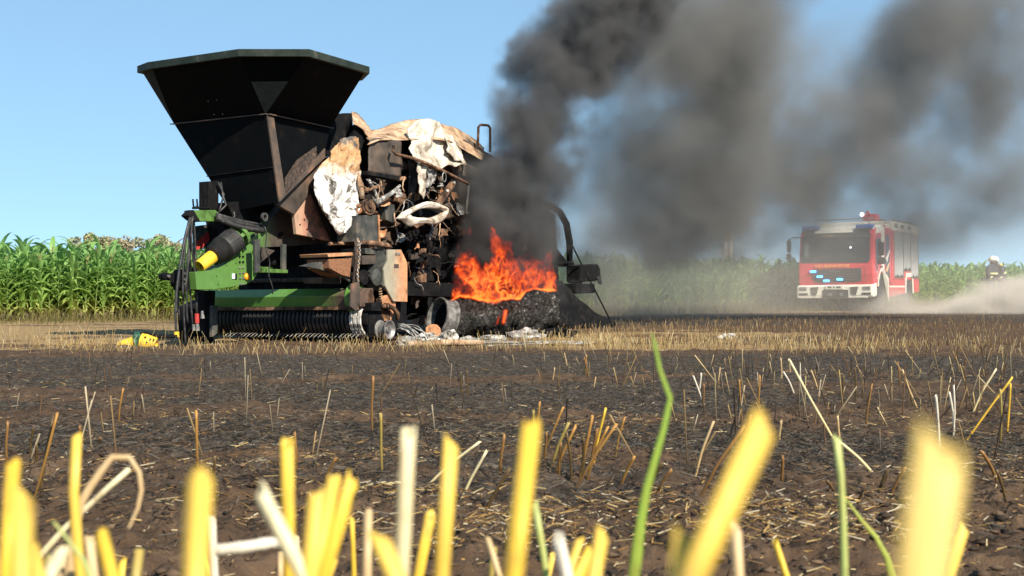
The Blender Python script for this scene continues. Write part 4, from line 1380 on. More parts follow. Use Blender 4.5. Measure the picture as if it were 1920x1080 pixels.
q0, q1 = gp(222, 649), gp(252, 643)
dd = (q1 - q0)
MB().lathe(q0, dd, [(0, .03), (0, .045), (.05, .06), (.12, .068), (dd.length, .085), (dd.length, .05)], 18, True).obj('guard_cone', YEL, PS)
MB().lathe(q0 - dd.normalized() * .06, dd, [(0, .02), (.0, .035), (.06, .035)], 12).obj('shaft_end', SOOT, PS)
MB().lathe(gp(252, 643), dd, [(0, .06), (.02, .085), (.05, .06), (.08, .09), (.11, .05)], 16).obj('joint', DGRN, PS)
MB().box(gp(257, 634), (.10, .09, .09)).obj('yoke', DGRN, PS, bevel=.02)
MB().lathe(gp(252, 632), V((1, .3, 0)), [(0, .03), (0, .06), (.06, .065), (.06, .03)], 14, True).obj('yoke_ring', DGRN, PS)
bs = gp(265, 640); be = gp(294, 645)
dd2 = be - bs
MB().lathe(bs, dd2, [(0, .06), (0, .095), (.06, .098), (dd2.length, .075), (dd2.length, .05)], 20, True).obj('guard_bell', YEL, PS)
for (x, y) in ((272, 632), (282, 636), (275, 642), (288, 637)):
    MB().lathe(gp(x, y, 14.205), V((0, -1, 0)), [(-.01, .010), (.004, .010)], 8).obj('guard_hole', SOOT, PS)
MB().tube([gp(270, 625), gp(286, 629), gp(300, 632), gp(332, 631)], [.02, .022, .02, .02], 8).obj('shaft', SOOT, PS)
# ---------------------------------------------------------------- fire engine (local: x forward, y left, z up)
RED = pmat('fire_red_paint', [(.3, (.50, .022, .035)), (.7, (.58, .03, .045))], 3, .3, 0, .03)
CREAM = pmat('cream_white_paint', [(.3, (.72, .68, .58)), (.7, (.80, .77, .68))], 3, .35, 0, .03)
ALU = pmat('shutter_aluminium', [(.3, (.36, .36, .35)), (.7, (.46, .46, .45))], 3, .5, .2, .03)
BLK = pmat('black_trim', [(.3, (.015, .016, .018)), (.7, (.035, .036, .04))], 6, .5, 0, .1)
DGL = pmat('dark_glass', [(.3, (.012, .016, .02)), (.7, (.02, .026, .03))], 2, .08, 0, 0, rvar=.02)
TYRE = pmat('truck_tyre', [(.3, (.02, .02, .02)), (.7, (.06, .055, .05))], 9, .9, 0, .3)
BLUEP = pmat('blue_lamp_cover', [(.3, (.02, .10, .38)), (.7, (.03, .16, .5))], 5, .15, 0, 0)
YTXT = pmat('yellow_lettering', [(.3, (.80, .42, .08)), (.7, (.85, .5, .14))], 5, .5, 0, 0)
ORS = pmat('orange_stripe', [(.3, (.75, .36, .12)), (.7, (.8, .45, .2))], 5, .5, 0, 0)


def emit(name, col, s):
    t = NT(name)
    t.color(col)
    t.b.inputs['Emission Color'].default_value = (*col, 1)
    t.b.inputs['Emission Strength'].default_value = s
    return t.m


BLUEL = emit('blue_flash_lamp', (.04, .30, 1.0), 4.0)
WHITEL = emit('white_lamp', (.9, .95, 1.0), 3.0)
fx, fy = 10.62, 40.55
T = thing('fire_engine', 'red and white fire engine with blue lights driving through dust by the maize', 'fire engine', (fx, fy, gz(fx, fy)), (0, math.radians(1.3), math.radians(-120)))


def TB(name, mb, mat, parent=None, bevel=0, smooth=False):
    return mb.obj(name, mat, parent or T, smooth=smooth, bevel=bevel, local=True)


def bx(x0, x1, y0, y1, z0, z1):
    return MB().box(((x0 + x1) / 2, (y0 + y1) / 2, (z0 + z1) / 2), (abs(x1 - x0), abs(y1 - y0), abs(z1 - z0)))


def side_poly(pts, y, t):
    return MB().prism([V((x, y, z)) for x, z in pts], (0, t, 0))


W2 = 1.23
# cab shell, front face leaning back
cabp = [(0.0, .78), (.03, 1.2), (0, 1.5), (-.07, 1.75), (-.22, 2.5), (-.36, 2.66), (-.55, 2.74), (-2.55, 2.80), (-2.55, .78), (-1.95, .78), (-1.88, 1.02), (-1.7, 1.2), (-1.35, 1.27), (-1.0, 1.2), (-.82, 1.02), (-.75, .78)]
cab = TB('cab', side_poly(cabp, -W2, 2 * W2), RED, bevel=.05)
TB('cab_roof', side_poly([(-.34, 2.66), (-.6, 2.80), (-2.55, 2.95), (-2.55, 2.72), (-.6, 2.70)], -W2 + .03, 2 * W2 - .06), CREAM, bevel=.04)


def front_x(z):
    pts = [(0.0, .78), (.03, 1.2), (0, 1.5), (-.07, 1.75), (-.22, 2.5), (-.36, 2.66)]
    for (x0, z0), (x1, z1) in zip(pts, pts[1:]):
        if z0 <= z <= z1:
            return x0 + (x1 - x0) * (z - z0) / (z1 - z0)
    return 0


def front_poly(yz, t=.02, proud=.0):
    return MB().prism([V((front_x(z) + proud, y, z)) for y, z in yz], (t, 0, 0))


TB('windscreen', front_poly([(-1.16, 1.66), (-1.13, 1.60), (1.05, 1.57), (1.12, 1.66), (1.08, 2.46), (-1.12, 2.46)], .02), DGL)
TB('sun_visor', front_poly([(-1.17, 2.40), (1.12, 2.40), (1.05, 2.64), (-1.05, 2.64)], .07), BLK, bevel=.02)
TB('visor_strip', front_poly([(-.75, 2.575), (.55, 2.575), (.5, 2.655), (-.7, 2.655)], .10), CREAM, bevel=.01)
for s_ in (-1, 1):
    TB('blue_beacon', bx(-.62, -.20, s_ * .62, s_ * 1.16, 2.68, 2.83), BLUEP, bevel=.04)
sign = TB('number_board', front_poly([(-.46, 2.40), (.0, 2.40), (.0, 2.55), (-.46, 2.55)], .03, .10), BLK)


def text(body, size, loc, rot, mat, parent, name='lettering', ext=.004, sx=1.0):
    c = bpy.data.curves.new(name, 'FONT')
    c.body = body; c.size = size; c.extrude = ext; c.align_x = 'CENTER'; c.align_y = 'CENTER'
    c.materials.append(mat)
    o = bpy.data.objects.new(name, c); COL.objects.link(o)
    me = bpy.data.meshes.new_from_object(o.evaluated_get(bpy.context.evaluated_depsgraph_get()))
    bpy.data.objects.remove(o)
    if not me.materials: me.materials.append(mat)
    o = bpy.data.objects.new(name, me); COL.objects.link(o)
    o.parent = parent; o.location = loc; o.rotation_euler = rot; o.scale = (sx, 1, 1)
    return o


FR = (math.pi / 2, 0, math.pi / 2)
text('11-46-2', .13, (front_x(2.475) + .15, -.23, 2.475), FR, YTXT, sign)
TB('windscreen_inside_light', MB().lathe((front_x(2.05) + .025, .48, 2.08), (1, 0, 0), [(0, .03), (.012, .025)], 10), WHITEL)
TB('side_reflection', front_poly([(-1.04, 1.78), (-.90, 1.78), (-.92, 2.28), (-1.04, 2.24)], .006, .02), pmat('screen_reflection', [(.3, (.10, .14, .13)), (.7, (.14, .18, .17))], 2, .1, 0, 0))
text('FEUERWEHR', .15, (front_x(1.48) + .05, -.08, 1.475), FR, YTXT, cab, sx=1.35)
gr = TB('grille', front_poly([(-.78, 1.36), (.86, 1.40), (.86, .98), (.70, .95), (-.64, .95), (-.76, 1.1)], .03), BLK, bevel=.01)
for k in range(3):
    TB('grille_slat', bx(.045, .065, -.6, .72, 1.02 + k * .09, 1.04 + k * .09), pmat('grille_slat_grey', [(.3, (.06, .06, .07)), (.7, (.1, .1, .11))], 4, .5, 0, 0) if k == 0 else bpy.data.materials['grille_slat_grey'], gr)
text('MAN', .09, (.07, .0, 1.30), FR, STEEL, gr, sx=1.8)
for (y, z) in ((-.72, 1.31), (-.50, 1.14), (-.28, 1.0), (.16, 1.04)):
    TB('blue_flasher', bx(.04, .10, y - .10, y + .10, z - .035, z + .035), BLUEL, bevel=.02)
TB('door_gap', bx(.036, .042, .98, .99, .95, 1.5), BLK)
# bumper with pockets
bp = TB('bumper', MB().prism([V((.14, -1.25, .42)), V((.14, 1.05, .42)), V((.02, 1.25, .45)), V((-.35, 1.26, .50)), V((-.35, 1.26, .86)), V((.02, 1.25, .88)), V((.16, 1.05, .86)), V((.16, -1.25, .86))][:4], (0, 0, .42)), CREAM, bevel=.03)
TB('bumper_shell', bx(-.35, .15, -1.25, 1.25, .46, .86), CREAM, bevel=.06)
bpx = .153
pk = TB('bumper_centre', bx(bpx, bpx + .02, -.38, .46, .44, .70), BLK, bevel=.02)
for y in (-.14, .22):
    TB('fog_lamp', MB().lathe((bpx + .02, y, .54), (1, 0, 0), [(0, .06), (.02, .06), (.025, .03)], 14), STEEL, pk)
npl = TB('number_plate', bx(bpx + .0, bpx + .03, -.28, .30, .72, .84), CREAM)
for k, (y0, w_) in enumerate(((-.21, .13), (-.03, .05), (.07, .15))):
    TB('plate_mark', bx(bpx + .03, bpx + .034, y0, y0 + w_, .752, .81), GREYP, npl)
for (y0, y1) in ((-.78, -.52), (.52, .78)):
    TB('bumper_pocket', MB().prism([V((bpx - .02, y0, .78)), V((bpx - .02, y1, .80)), V((bpx - .02, y1 - .08, .52)), V((bpx - .02, y0 + .02, .56))], (.035, 0, 0)), GREYP)
for s_ in (-1, 1):
    TB('headlamp', bx(bpx - .02, bpx + .012, s_ * .92, s_ * 1.16, .68, .80), STEEL, bevel=.01)
    TB('lamp_slot', bx(bpx - .02, bpx + .010, s_ * .88, s_ * 1.18, .53, .60), BLK, bevel=.01)
# left side of cab
yl = W2
dg = TB('door_glass', side_poly([(-.42, 1.66), (-.30, 2.32), (-1.02, 2.42), (-1.02, 1.52), (-.7, 1.52)], yl, .012), DGL)
TB('crew_door_glass', side_poly([(-1.62, 1.25), (-1.62, 2.52), (-2.2, 2.54), (-2.2, 1.05)], yl, .012), DGL)
TB('white_stripe', side_poly([(-1.1, 2.74), (-1.55, 2.76), (-1.52, 1.9), (-1.45, 1.30), (-1.95, .98), (-1.95, .80), (-2.0, .3), (-2.08, .3), (-2.05, 1.05), (-1.75, 1.28), (-1.35, 1.36), (-.95, 1.27), (-.72, .98), (-.70, .80), (-.55, .80), (-.62, 1.0), (-.85, 1.30), (-1.12, 1.42), (-1.15, 2.0)], yl + .001, .008), CREAM)
TB('roof_edge', side_poly([(-.30, 2.52), (-1.2, 2.58), (-1.2, 2.80), (-.55, 2.74)], yl - .01, .018), CREAM)
TB('red_flash', side_poly([(-1.52, 2.92), (-1.62, 2.93), (-1.66, 1.2), (-1.60, 1.2)], yl + .002, .01), RED)
TB('swoosh', side_poly([(-1.66, 1.72), (-2.2, 2.05), (-2.3, 2.05), (-1.9, 1.62)], yl + .003, .012), CREAM)
TB('swoosh', side_poly([(-1.66, 1.35), (-2.1, 1.58), (-2.25, 1.6), (-1.85, 1.28)], yl + .003, .012), ORS)
for k in range(4):
    TB('side_badge', bx(-.45 - .14 * (k % 2), -.54 - .14 * (k % 2), yl, yl + .01, 1.05 + .1 * k, 1.10 + .1 * k), CREAM)
TB('door_handle', bx(-.95, -1.15, yl, yl + .04, 1.42, 1.47), BLK)
# mirrors
for s_ in (-1, 1):
    mm = TB('mirror', bx(.02, -.14, s_ * 1.50, s_ * 1.62, 1.98, 2.38) if s_ < 0 else bx(-.32, -.50, s_ * 1.30, s_ * 1.48, 1.80, 2.25), BLK, bevel=.03)
    TB('lower_mirror', bx(.02, -.14, s_ * 1.50, s_ * 1.64, 1.70, 1.92) if s_ < 0 else bx(-.30, -.50, s_ * 1.30, s_ * 1.52, 1.52, 1.74), BLK, mm, bevel=.03)
    TB('mirror_arm', MB().tube([(-.2, s_ * 1.18, 2.45), (-.08, s_ * 1.42, 2.47), (-.06, s_ * 1.55, 2.40), (-.06, s_ * 1.55, 1.8)] if s_ < 0 else [(-.3, 1.2, 2.3), (-.4, 1.36, 2.28), (-.4, 1.36, 1.6)], .02, 6), BLK, mm)
# body
TB('body', bx(-2.62, -6.85, -W2 - .01, W2 - .005, 1.02, 2.98), RED, bevel=.03)
TB('body_crest', bx(-2.60, -6.86, -W2 - .02, W2 + .012, 2.70, 3.04), CREAM, bevel=.03)
sh_x = [(-2.95, -4.25), (-4.30, -5.45), (-5.50, -6.70)]
for i, (x0, x1) in enumerate(sh_x):
    z0 = 1.10 if i != 1 else 1.36
    sh = TB('roller_shutter', bx(x0, x1, W2, W2 + .008, z0, 2.68), ALU)
    k = z0 + .08
    while k < 2.66:
        TB('shutter_slat', bx(x0 - .01, x1 + .01, W2 + .008, W2 + .016, k, k + .062), ALU, sh)
        k += .075
    TB('shutter_bar', bx(x0 - .02, x1 + .02, W2 + .008, W2 + .03, z0 + .0, z0 + .05), BLK, sh)
    TB('shutter_guide', bx(x1 - .015, x1 - .035, W2, W2 + .022, z0, 2.70), BLK, sh)
    for f in (.25, .75):
        TB('shutter_catch', bx(x0 + (x1 - x0) * f - .04, x0 + (x1 - x0) * f + .04, W2 + .008, W2 + .05, z0 + .04, z0 + .10), BLK, sh)
for k, x in enumerate((-3.0, -3.25, -3.95, -4.2, -5.1, -5.3)):
    TB('area_lamp', bx(x, x - .12, W2 + .01, W2 + .03, 2.82, 2.96), BLK)
TB('rear_beacon', bx(-6.2, -6.85, W2 - .25, W2 + .02, 3.0, 3.09), BLUEP, bevel=.02)
TB('lower_panel', side_poly([(-2.15, 1.02), (-4.62, 1.02), (-4.62, .55), (-2.1, .42)], -W2, 2 * W2), RED, bevel=.02)
TB('lower_panel', side_poly([(-5.85, 1.02), (-6.86, 1.02), (-6.86, .58), (-5.85, .58)], -W2, 2 * W2), RED, bevel=.02)
TB('side_stripe', bx(-2.2, -4.5, W2, W2 + .006, .76, .82), CREAM)
TB('wheel_arch', side_poly([(-4.55, .55), (-4.62, 1.05), (-4.80, 1.28), (-5.65, 1.28), (-5.85, 1.05), (-5.92, .55), (-5.78, .55), (-5.72, 1.0), (-5.58, 1.14), (-4.88, 1.14), (-4.75, 1.0), (-4.70, .55)], W2 - .02, .03), CREAM)
TB('arch_liner', bx(-4.6, -5.9, -W2 + .05, W2 - .04, .5, 1.26), BLK)
TB('arch_liner', bx(-.6, -2.1, -W2 + .05, W2 - .04, .45, 1.22), BLK)
TB('chassis', bx(-.3, -6.7, -.45, .45, .45, .8), BLK)
wheel_me = None
for x in (-1.35, -5.23):
    for s_ in (1, -1):
        wh = thing('wheel', None, None, (x, s_ * 1.02, .50), (0, 0, 0 if s_ > 0 else math.pi), parent=T)
        if wheel_me is None:
            ty = MB().lathe((0, 0, 0), (0, 1, 0), [(-.15, .28), (-.16, .42), (-.12, .5), (.12, .5), (.16, .42), (.14, .29)], 30).obj('tyre', TYRE, wh, local=True)
            ri = MB().lathe((0, 0, 0), (0, 1, 0), [(.02, .28), (.14, .29), (.12, .25), (.06, .2), (.10, .12), (.16, .1), (.16, .02)], 24).obj('rim', STEEL, wh, local=True)
            wheel_me = (ty.data, ri.data)
        else:
            for nm, me in zip(('tyre', 'rim'), wheel_me):
                o = bpy.data.objects.new(nm, me); COL.objects.link(o); o.parent = wh
# roof equipment
rl = TB('roof_rail', MB().tube([(-.9, .9, 2.82), (-.9, .9, 3.05), (-2.5, .95, 3.12)], .02, 6).tube([(-.9, -.9, 2.8), (-.9, -.9, 3.05), (-2.5, -.95, 3.12)], .02, 6).tube([(-.9, -.9, 3.05), (-.9, .9, 3.05)], .02, 6), STEEL)
TB('roof_monitor', MB().box((-1.75, .75, 3.12), (.5, .45, .22)).tube([(-1.6, .75, 3.2), (-1.2, .75, 3.28)], .05, 8), RED, bevel=.03)
TB('roof_lamp', MB().lathe((-1.50, .52, 3.22), (1, 0, .1), [(0, .07), (.06, .07), (.07, .03)], 12), WHITEL)
TB('ladder', MB().tube([(-2.7, .7, 3.12), (-6.6, .7, 3.12)], .03, 6).tube([(-2.7, .3, 3.12), (-6.6, .3, 3.12)], .03, 6), STEEL)
for k in range(11):
    TB('rung', MB().tube([(-2.9 - .35 * k, .3, 3.12), (-2.9 - .35 * k, .7, 3.12)], .015, 5), STEEL)
TB('roof_gutter', bx(-2.7, -6.8, W2 - .03, W2 + .01, 3.04, 3.10), STEEL)

# ---------------------------------------------------------------- two firefighters behind the dust
COAT = pmat('firefighter_coat', [(.3, (.03, .032, .045)), (.7, (.06, .062, .08))], 6, .85)
SKIN = pmat('skin', [(.3, (.45, .26, .19)), (.7, (.52, .31, .23))], 6, .6, 0, 0)
HELM = pmat('pale_helmet', [(.3, (.78, .74, .58)), (.7, (.85, .82, .68))], 6, .25, 0, 0)
REFL = pmat('reflective_band', [(.3, (.70, .62, .25)), (.7, (.8, .75, .45))], 6, .5, 0, 0)


def person(px, d, headpy, label, lean, turn, tank):
    p = at(px, 500, d); z0 = gz(p.x, d)
    topz = at(px, headpy, d).z
    Hh = 1.78
    T_ = thing('person', label, 'person', (p.x, d, z0), (0, 0, turn))
    s_ = lean
    J = {'pel': (0, 0, .95), 'belly': (0, -.04 * s_, 1.12), 'chest': (0, -.16 * s_, 1.36), 'neck': (0, -.24 * s_, 1.52), 'head': (0, -.30 * s_, 1.66), 'crown': (0, -.31 * s_, 1.74),
         'hl': (.10, 0, .90), 'kl': (.12, -.10, .50), 'al': (.12, .0, .09), 'tl': (.12, -.16, .04), 'hr': (-.10, 0, .90), 'kr': (-.12, -.02, .50), 'ar': (-.13, .14, .09), 'tr': (-.13, -.02, .04),
         'sl': (.20, -.18 * s_, 1.42), 'el': (.30, -.22 * s_ - .05, 1.16), 'wl': (.24, -.38 * s_ - .18, 1.0), 'ml': (.21, -.42 * s_ - .24, .97), 'sr': (-.20, -.18 * s_, 1.42), 'er': (-.30, -.22 * s_ - .04, 1.16), 'wr': (-.22, -.40 * s_ - .16, 1.02), 'mr': (-.19, -.46 * s_ - .22, 1.0)}
    RD = {'pel': .17, 'belly': .165, 'chest': .185, 'neck': .07, 'head': .10, 'crown': .075, 'hl': .11, 'kl': .075, 'al': .06, 'tl': .045, 'hr': .11, 'kr': .075, 'ar': .06, 'tr': .045,
          'sl': .085, 'el': .062, 'wl': .045, 'ml': .045, 'sr': .085, 'er': .062, 'wr': .045, 'mr': .045}
    E = [('pel', 'belly'), ('belly', 'chest'), ('chest', 'neck'), ('neck', 'head'), ('head', 'crown'), ('pel', 'hl'), ('hl', 'kl'), ('kl', 'al'), ('al', 'tl'), ('pel', 'hr'), ('hr', 'kr'), ('kr', 'ar'), ('ar', 'tr'),
         ('chest', 'sl'), ('sl', 'el'), ('el', 'wl'), ('wl', 'ml'), ('chest', 'sr'), ('sr', 'er'), ('er', 'wr'), ('wr', 'mr')]
    ks = list(J)
    me = bpy.data.meshes.new('body')
    me.from_pydata([J[k] for k in ks], [(ks.index(a), ks.index(b)) for a, b in E], [])
    o = bpy.data.objects.new('body', me); COL.objects.link(o); o.parent = T_
    me.materials.append(COAT)
    sk = o.modifiers.new('skin', 'SKIN')
    for i, k in enumerate(ks):
        me.skin_vertices[0].data[i].radius = (RD[k], RD[k] * (.75 if k in ('pel', 'belly', 'chest') else 1))
    me.skin_vertices[0].data[0].use_root = True
    o.modifiers.new('sub', 'SUBSURF').render_levels = 2
    hd = V(J['head'])
    MB().lathe(hd + V((0, 0, -.09)), (0, -.15, 1), [(0, .05), (.03, .085), (.10, .10), (.17, .085), (.2, .03)], 14).obj('face', SKIN, T_, smooth=True, local=True)
    MB().lathe(hd + V((0, .01, .0)), (0, -.1, 1), [(-.04, .12), (.0, .145), (.07, .135), (.12, .105), (.155, .05), (.165, .01)], 18).obj('helmet', HELM, T_, smooth=True, local=True)
    MB().lathe(hd + V((0, -.05, .02)), (0, -.1, 1), [(0, .14), (.012, .14)], 16).obj('helmet_brim', HELM, T_, local=True)
    MB().lathe(V(J['belly']) + V((0, -.06 * s_, .12)), (0, -.2 * s_, 1), [(-.03, .205), (.03, .21)], 18).obj('reflective_band', REFL, T_, local=True)
    for e, w in (('el', 'wl'), ('er', 'wr')):
        a_, b_ = V(J[e]), V(J[w])
        MB().lathe(a_.lerp(b_, .55), b_ - a_, [(-.02, .068), (.02, .066)], 12).obj('sleeve_band', REFL, T_, local=True)
    if tank:
        MB().lathe(V(J['chest']) + V((.0, .17, -.22)), (0, -.2 * s_, 1), [(0, .03), (.02, .08), (.38, .08), (.42, .04), (.46, .03)], 14).obj('air_cylinder', YEL, T_, smooth=True, local=True)


person(1857, 41.0, 486, 'firefighter with pale helmet standing upright behind the dust', .3, .6, False)
person(1880, 41.6, 493, 'stooping firefighter with yellow air cylinder on the back', 1.15, -1.2, True)
# ---------------------------------------------------------------- single straw stalks close to the lens
t = NT('yellow_straw')
att = t.n('ShaderNodeAttribute', attribute_name='tint')
mp = t.n('ShaderNodeMapping'); mp.inputs['Scale'].default_value = (900, 900, 14); t.l(t.coord(), mp.inputs[0])
fib = t.noise(1, 3, .6, mp.outputs[0])
mp2 = t.n('ShaderNodeMapping'); mp2.inputs['Scale'].default_value = (60, 60, 25); t.l(t.coord(), mp2.inputs[0])
blo = t.noise(1, 5, .65, mp2.outputs[0])
c = t.mix(t.math('MULTIPLY', t.math('SUBTRACT', fib, .35), 1.1, True), att.outputs['Color'], (.50, .30, .06))
c = t.mix(t.math('MULTIPLY', t.math('SUBTRACT', blo, .58), 5, True), c, (.22, .12, .04))
t.color(c); t.set(Roughness=.5)
tr = t.n('ShaderNodeBsdfTranslucent'); t.l(c, tr.inputs[0])
mx = t.n('ShaderNodeMixShader'); mx.inputs[0].default_value = .2
t.l(t.b.outputs[0], mx.inputs[1]); t.l(tr.outputs[0], mx.inputs[2]); t.l(mx.outputs[0], t.out.inputs[0])
t.bump(fib, .5, .0006)
STRAWM = t.m
PAL = {'yellow': ((.80, .49, .04), (.86, .60, .10)), 'gold': ((.80, .44, .03), (.88, .60, .06)), 'pale': ((.78, .66, .34), (.84, .76, .50)), 'white': ((.72, .66, .55), (.84, .80, .70)),
       'tan': ((.58, .40, .20), (.70, .52, .30)), 'green': ((.10, .30, .03), (.42, .50, .10)), 'ltgreen': ((.20, .42, .06), (.50, .60, .22)), 'yelpale': ((.82, .52, .05), (.84, .64, .20)), 'blade': ((.22, .42, .05), (.22, .40, .05)), 'char': ((.02, .016, .014), (.05, .035, .025)),
       'scorch': ((.035, .022, .015), (.50, .25, .06)), 'brown': ((.05, .03, .018), (.30, .14, .05)), 'olive': ((.12, .10, .03), (.45, .36, .10))}


def stalk(pts, r, pal, label, group, name='straw_stalk', flat=1.0, cat='straw stalk', sides=9, pull=None):
    """pts: world points from foot to tip; hollow cut end, node rings"""
    pts = [V(p) for p in pts]
    c0, c1_ = np.array(PAL[pal][0]), np.array(PAL[pal][1])
    # resample
    seg = [(pts[i + 1] - pts[i]).length for i in range(len(pts) - 1)]
    L = sum(seg); m = max(9, 3 * len(pts))
    P = []
    for k in range(m):
        t_ = k / (m - 1) * L; i = 0
        while i < len(seg) - 1 and t_ > seg[i]:
            t_ -= seg[i]; i += 1
        P.append(pts[i].lerp(pts[i + 1], min(1, t_ / max(seg[i], 1e-6))))
    vs = []; cs = []; up = None
    for k, p in enumerate(P):
        tg = (P[min(k + 1, m - 1)] - P[max(k - 1, 0)]).normalized()
        if up is None: up = tg.cross(V((0, 1, .05))).normalized()
        up = (up - tg * up.dot(tg)).normalized(); w = tg.cross(up)
        rr_ = r * (1 + (.12 if k in (m // 3, 2 * m // 3) else 0)) * (1.0 if flat == 1 else (1 - .75 * max(0, k / (m - 1) - .6) / .4))
        for j in range(sides):
            a = 2 * math.pi * j / sides
            vs.append(p + up * (math.cos(a) * rr_) + w * (math.sin(a) * rr_ * flat))
            f = k / (m - 1)
            cs.append(c0 * (1 - f) + c1_ * f)
    tg = (P[-1] - P[-2]).normalized()
    ph = random.random() * 6.28
    for j in range(sides):      # slanting, frayed cut
        vs[(m - 1) * sides + j] = vs[(m - 1) * sides + j] + tg * (r * (.9 * math.cos(2 * math.pi * j / sides + ph) + random.uniform(-.5, .5)))
    if flat == 1:      # hollow mouth
        for j in range(sides):
            q_ = V(vs[(m - 1) * sides + j]); cs.append(c1_ * .9); vs.append(P[-1].lerp(q_, .68))
        for j in range(sides):
            q_ = V(vs[(m - 1) * sides + j]); cs.append(c0 * .3); vs.append(P[-1].lerp(q_, .66) - tg * r * 3)
        m2 = m + 2
    else:
        m2 = m
    q = [(i * sides + j, i * sides + (j + 1) % sides, (i + 1) * sides + (j + 1) % sides, (i + 1) * sides + j) for i in range(m2 - 1) for j in range(sides)]
    base = P[0]
    o = npmesh(name, np.array([tuple(v - base) for v in map(V, vs)]), q, np.array(cs), STRAWM, smooth=True)
    o.location = base
    tag(o, label, cat, group)
    return o


G1_ = 'blurred yellow straw stalks close to the lens'


def fg(path, wpx, pal, label, dia=.0046, flat=1.0, name='straw_stalk', cat='straw stalk', d=None):
    """path of pixels from tip down to the frame's lower edge; the stalk goes on to the ground"""
    d = d or dia * FPX / wpx
    pts = [at(x, y, d) for x, y in path]
    a, b = pts[-2], pts[-1]
    g = (b - a)
    if g.z < -1e-4:
        k = (b.z - 0.0) / -g.z
        k = min(k, 40)
        foot = b + V((g.x * k * .8, 0, g.z * k))
        foot.y += .03
        foot.z = 0.0
        if k > .05: pts.append(foot)
    return stalk(list(reversed(pts)), dia / 2, pal, label, G1_, name, flat, cat)


fg([(25, 875), (10, 1080)], 28, 'gold', 'leftmost straight yellow stalk, upright at the very left edge')
fg([(42, 930), (40, 1080)], 42, 'yellow', 'thick yellow stalk just right of the leftmost one')
fg([(143, 820), (138, 930), (150, 1080)], 20, 'yellow', 'slender tall yellow stalk beside the curled dry leaf')
fg([(538, 830), (543, 1080)], 24, 'gold', 'upright golden stalk rising behind the leaning pale one')
fg([(375, 905), (362, 1080)], 50, 'yellow', 'thick blurred yellow stalk left of the short white stub')
fg([(488, 922), (575, 1085)], 30, 'pale', 'pale stalk leaning left across the golden upright one')
fg([(592, 925), (578, 1080)], 30, 'yellow', 'blunt stalk at the left of the tight bundle of three')
fg([(627, 897), (588, 1080)], 27, 'yellow', 'middle stalk of the tight bundle of three, leaning right')
fg([(662, 898), (606, 1080)], 27, 'gold', 'right stalk of the tight bundle of three, leaning most')
fg([(766, 808), (760, 950), (752, 1080)], 29, 'pale', 'tall whitish stalk with a greenish middle')
fg([(847, 828), (828, 1080)], 29, 'yellow', 'tall pale yellow stalk right of the whitish one')
fg([(996, 803), (962, 1080)], 38, 'gold', 'thick golden stalk in the middle of the lower edge')
fg([(1432, 796), (1290, 1085)], 54, 'yellow', 'very thick yellow stalk leaning far to the right')
fg([(1288, 1010), (1280, 1085)], 52, 'yellow', 'short thick stub at the foot of the leaning stalk')
fg([(1766, 838), (1728, 1085)], 96, 'yelpale', 'hugely blurred pale stalk nearest the lens, at the right')
fg([(690, 962), (688, 1080)], 18, 'tan', 'thin tan stub left of the tall whitish stalk')
fg([(712, 1008), (748, 1085)], 36, 'yellow', 'short yellow stub leaning against the tall whitish stalk')
fg([(1130, 998), (1112, 1085)], 28, 'yellow', 'short yellow stub left of the long green blade')
fg([(1380, 990), (1386, 1085)], 21, 'tan', 'short tan stub right of the leaning thick stalk')
fg([(1046, 1008), (1066, 1085)], 24, 'white', 'short white pointed stub at the lower edge')
fg([(1108, 1035), (1080, 1085)], 24, 'gold', 'low gold stub crossing the white pointed one')
fg([(190, 1005), (210, 1085)], 28, 'gold', 'short gold stub leaning left near the lower left corner')
fg([(168, 1010), (176, 1085)], 18, 'tan', 'short tan stub beside the gold one near the lower left corner')
fg([(116, 1030), (84, 1085)], 26, 'pale', 'short pale stub leaning right near the lower left corner')
fg([(60, 1035), (72, 1085)], 30, 'yellow', 'low yellow stub at the foot of the thick left stalk')
fg([(398, 972), (402, 1085)], 14, 'white', 'short white stub right of the thick blurred yellow stalk')
fg([(1226, 634), (1236, 690), (1257, 748), (1242, 815), (1216, 900), (1204, 960), (1188, 1085)], 24, 'blade', 'long kinked green grass blade crossing the middle distance', .0055, .35, 'grass_sprout', 'grass blade')
fg([(1569, 820), (1577, 900), (1581, 980), (1584, 1085)], 14, 'ltgreen', 'thin upright green stem with a pale middle', .0036, 1.0, 'grass_sprout', 'grass stem', .60)
fg([(1003, 945), (1012, 1000), (1022, 1060), (1026, 1085)], 13, 'ltgreen', 'thin short green stem right of the golden stalk', .0036, 1.0, 'grass_sprout', 'grass stem', .62)
fg([(106, 985), (130, 1015), (160, 1055), (170, 1085)], 24, 'ltgreen', 'pale green blade bending near the lower left corner', .005, .4, 'grass_sprout', 'grass blade')
fg([(1588, 938), (1615, 975), (1655, 1022), (1668, 1060)], 18, 'green', 'dark green blade drooping beside the thin green stem', .006, .35, 'grass_sprout', 'grass blade', .8)
fg([(244, 985), (262, 945), (267, 905), (255, 868), (235, 852), (212, 856), (180, 895), (152, 940), (140, 1000), (130, 1085)], 20, 'tan', 'curled tan dry leaf arching over beside the slender stalk', .006, .35, 'dry_leaf', 'dry leaf', .62)
fg([(242, 880), (180, 935), (120, 992), (60, 1060)], 11, 'pale', 'thin pale straw leaning under the curled dry leaf', .0042, 1.0, 'straw_stalk', 'straw stalk', .85)
stalk([at(405, 1032, .62), at(460, 1026, .62), at(520, 1016, .63)], .003, 'white', 'whitish straw lying level beside the short white stub', G1_)

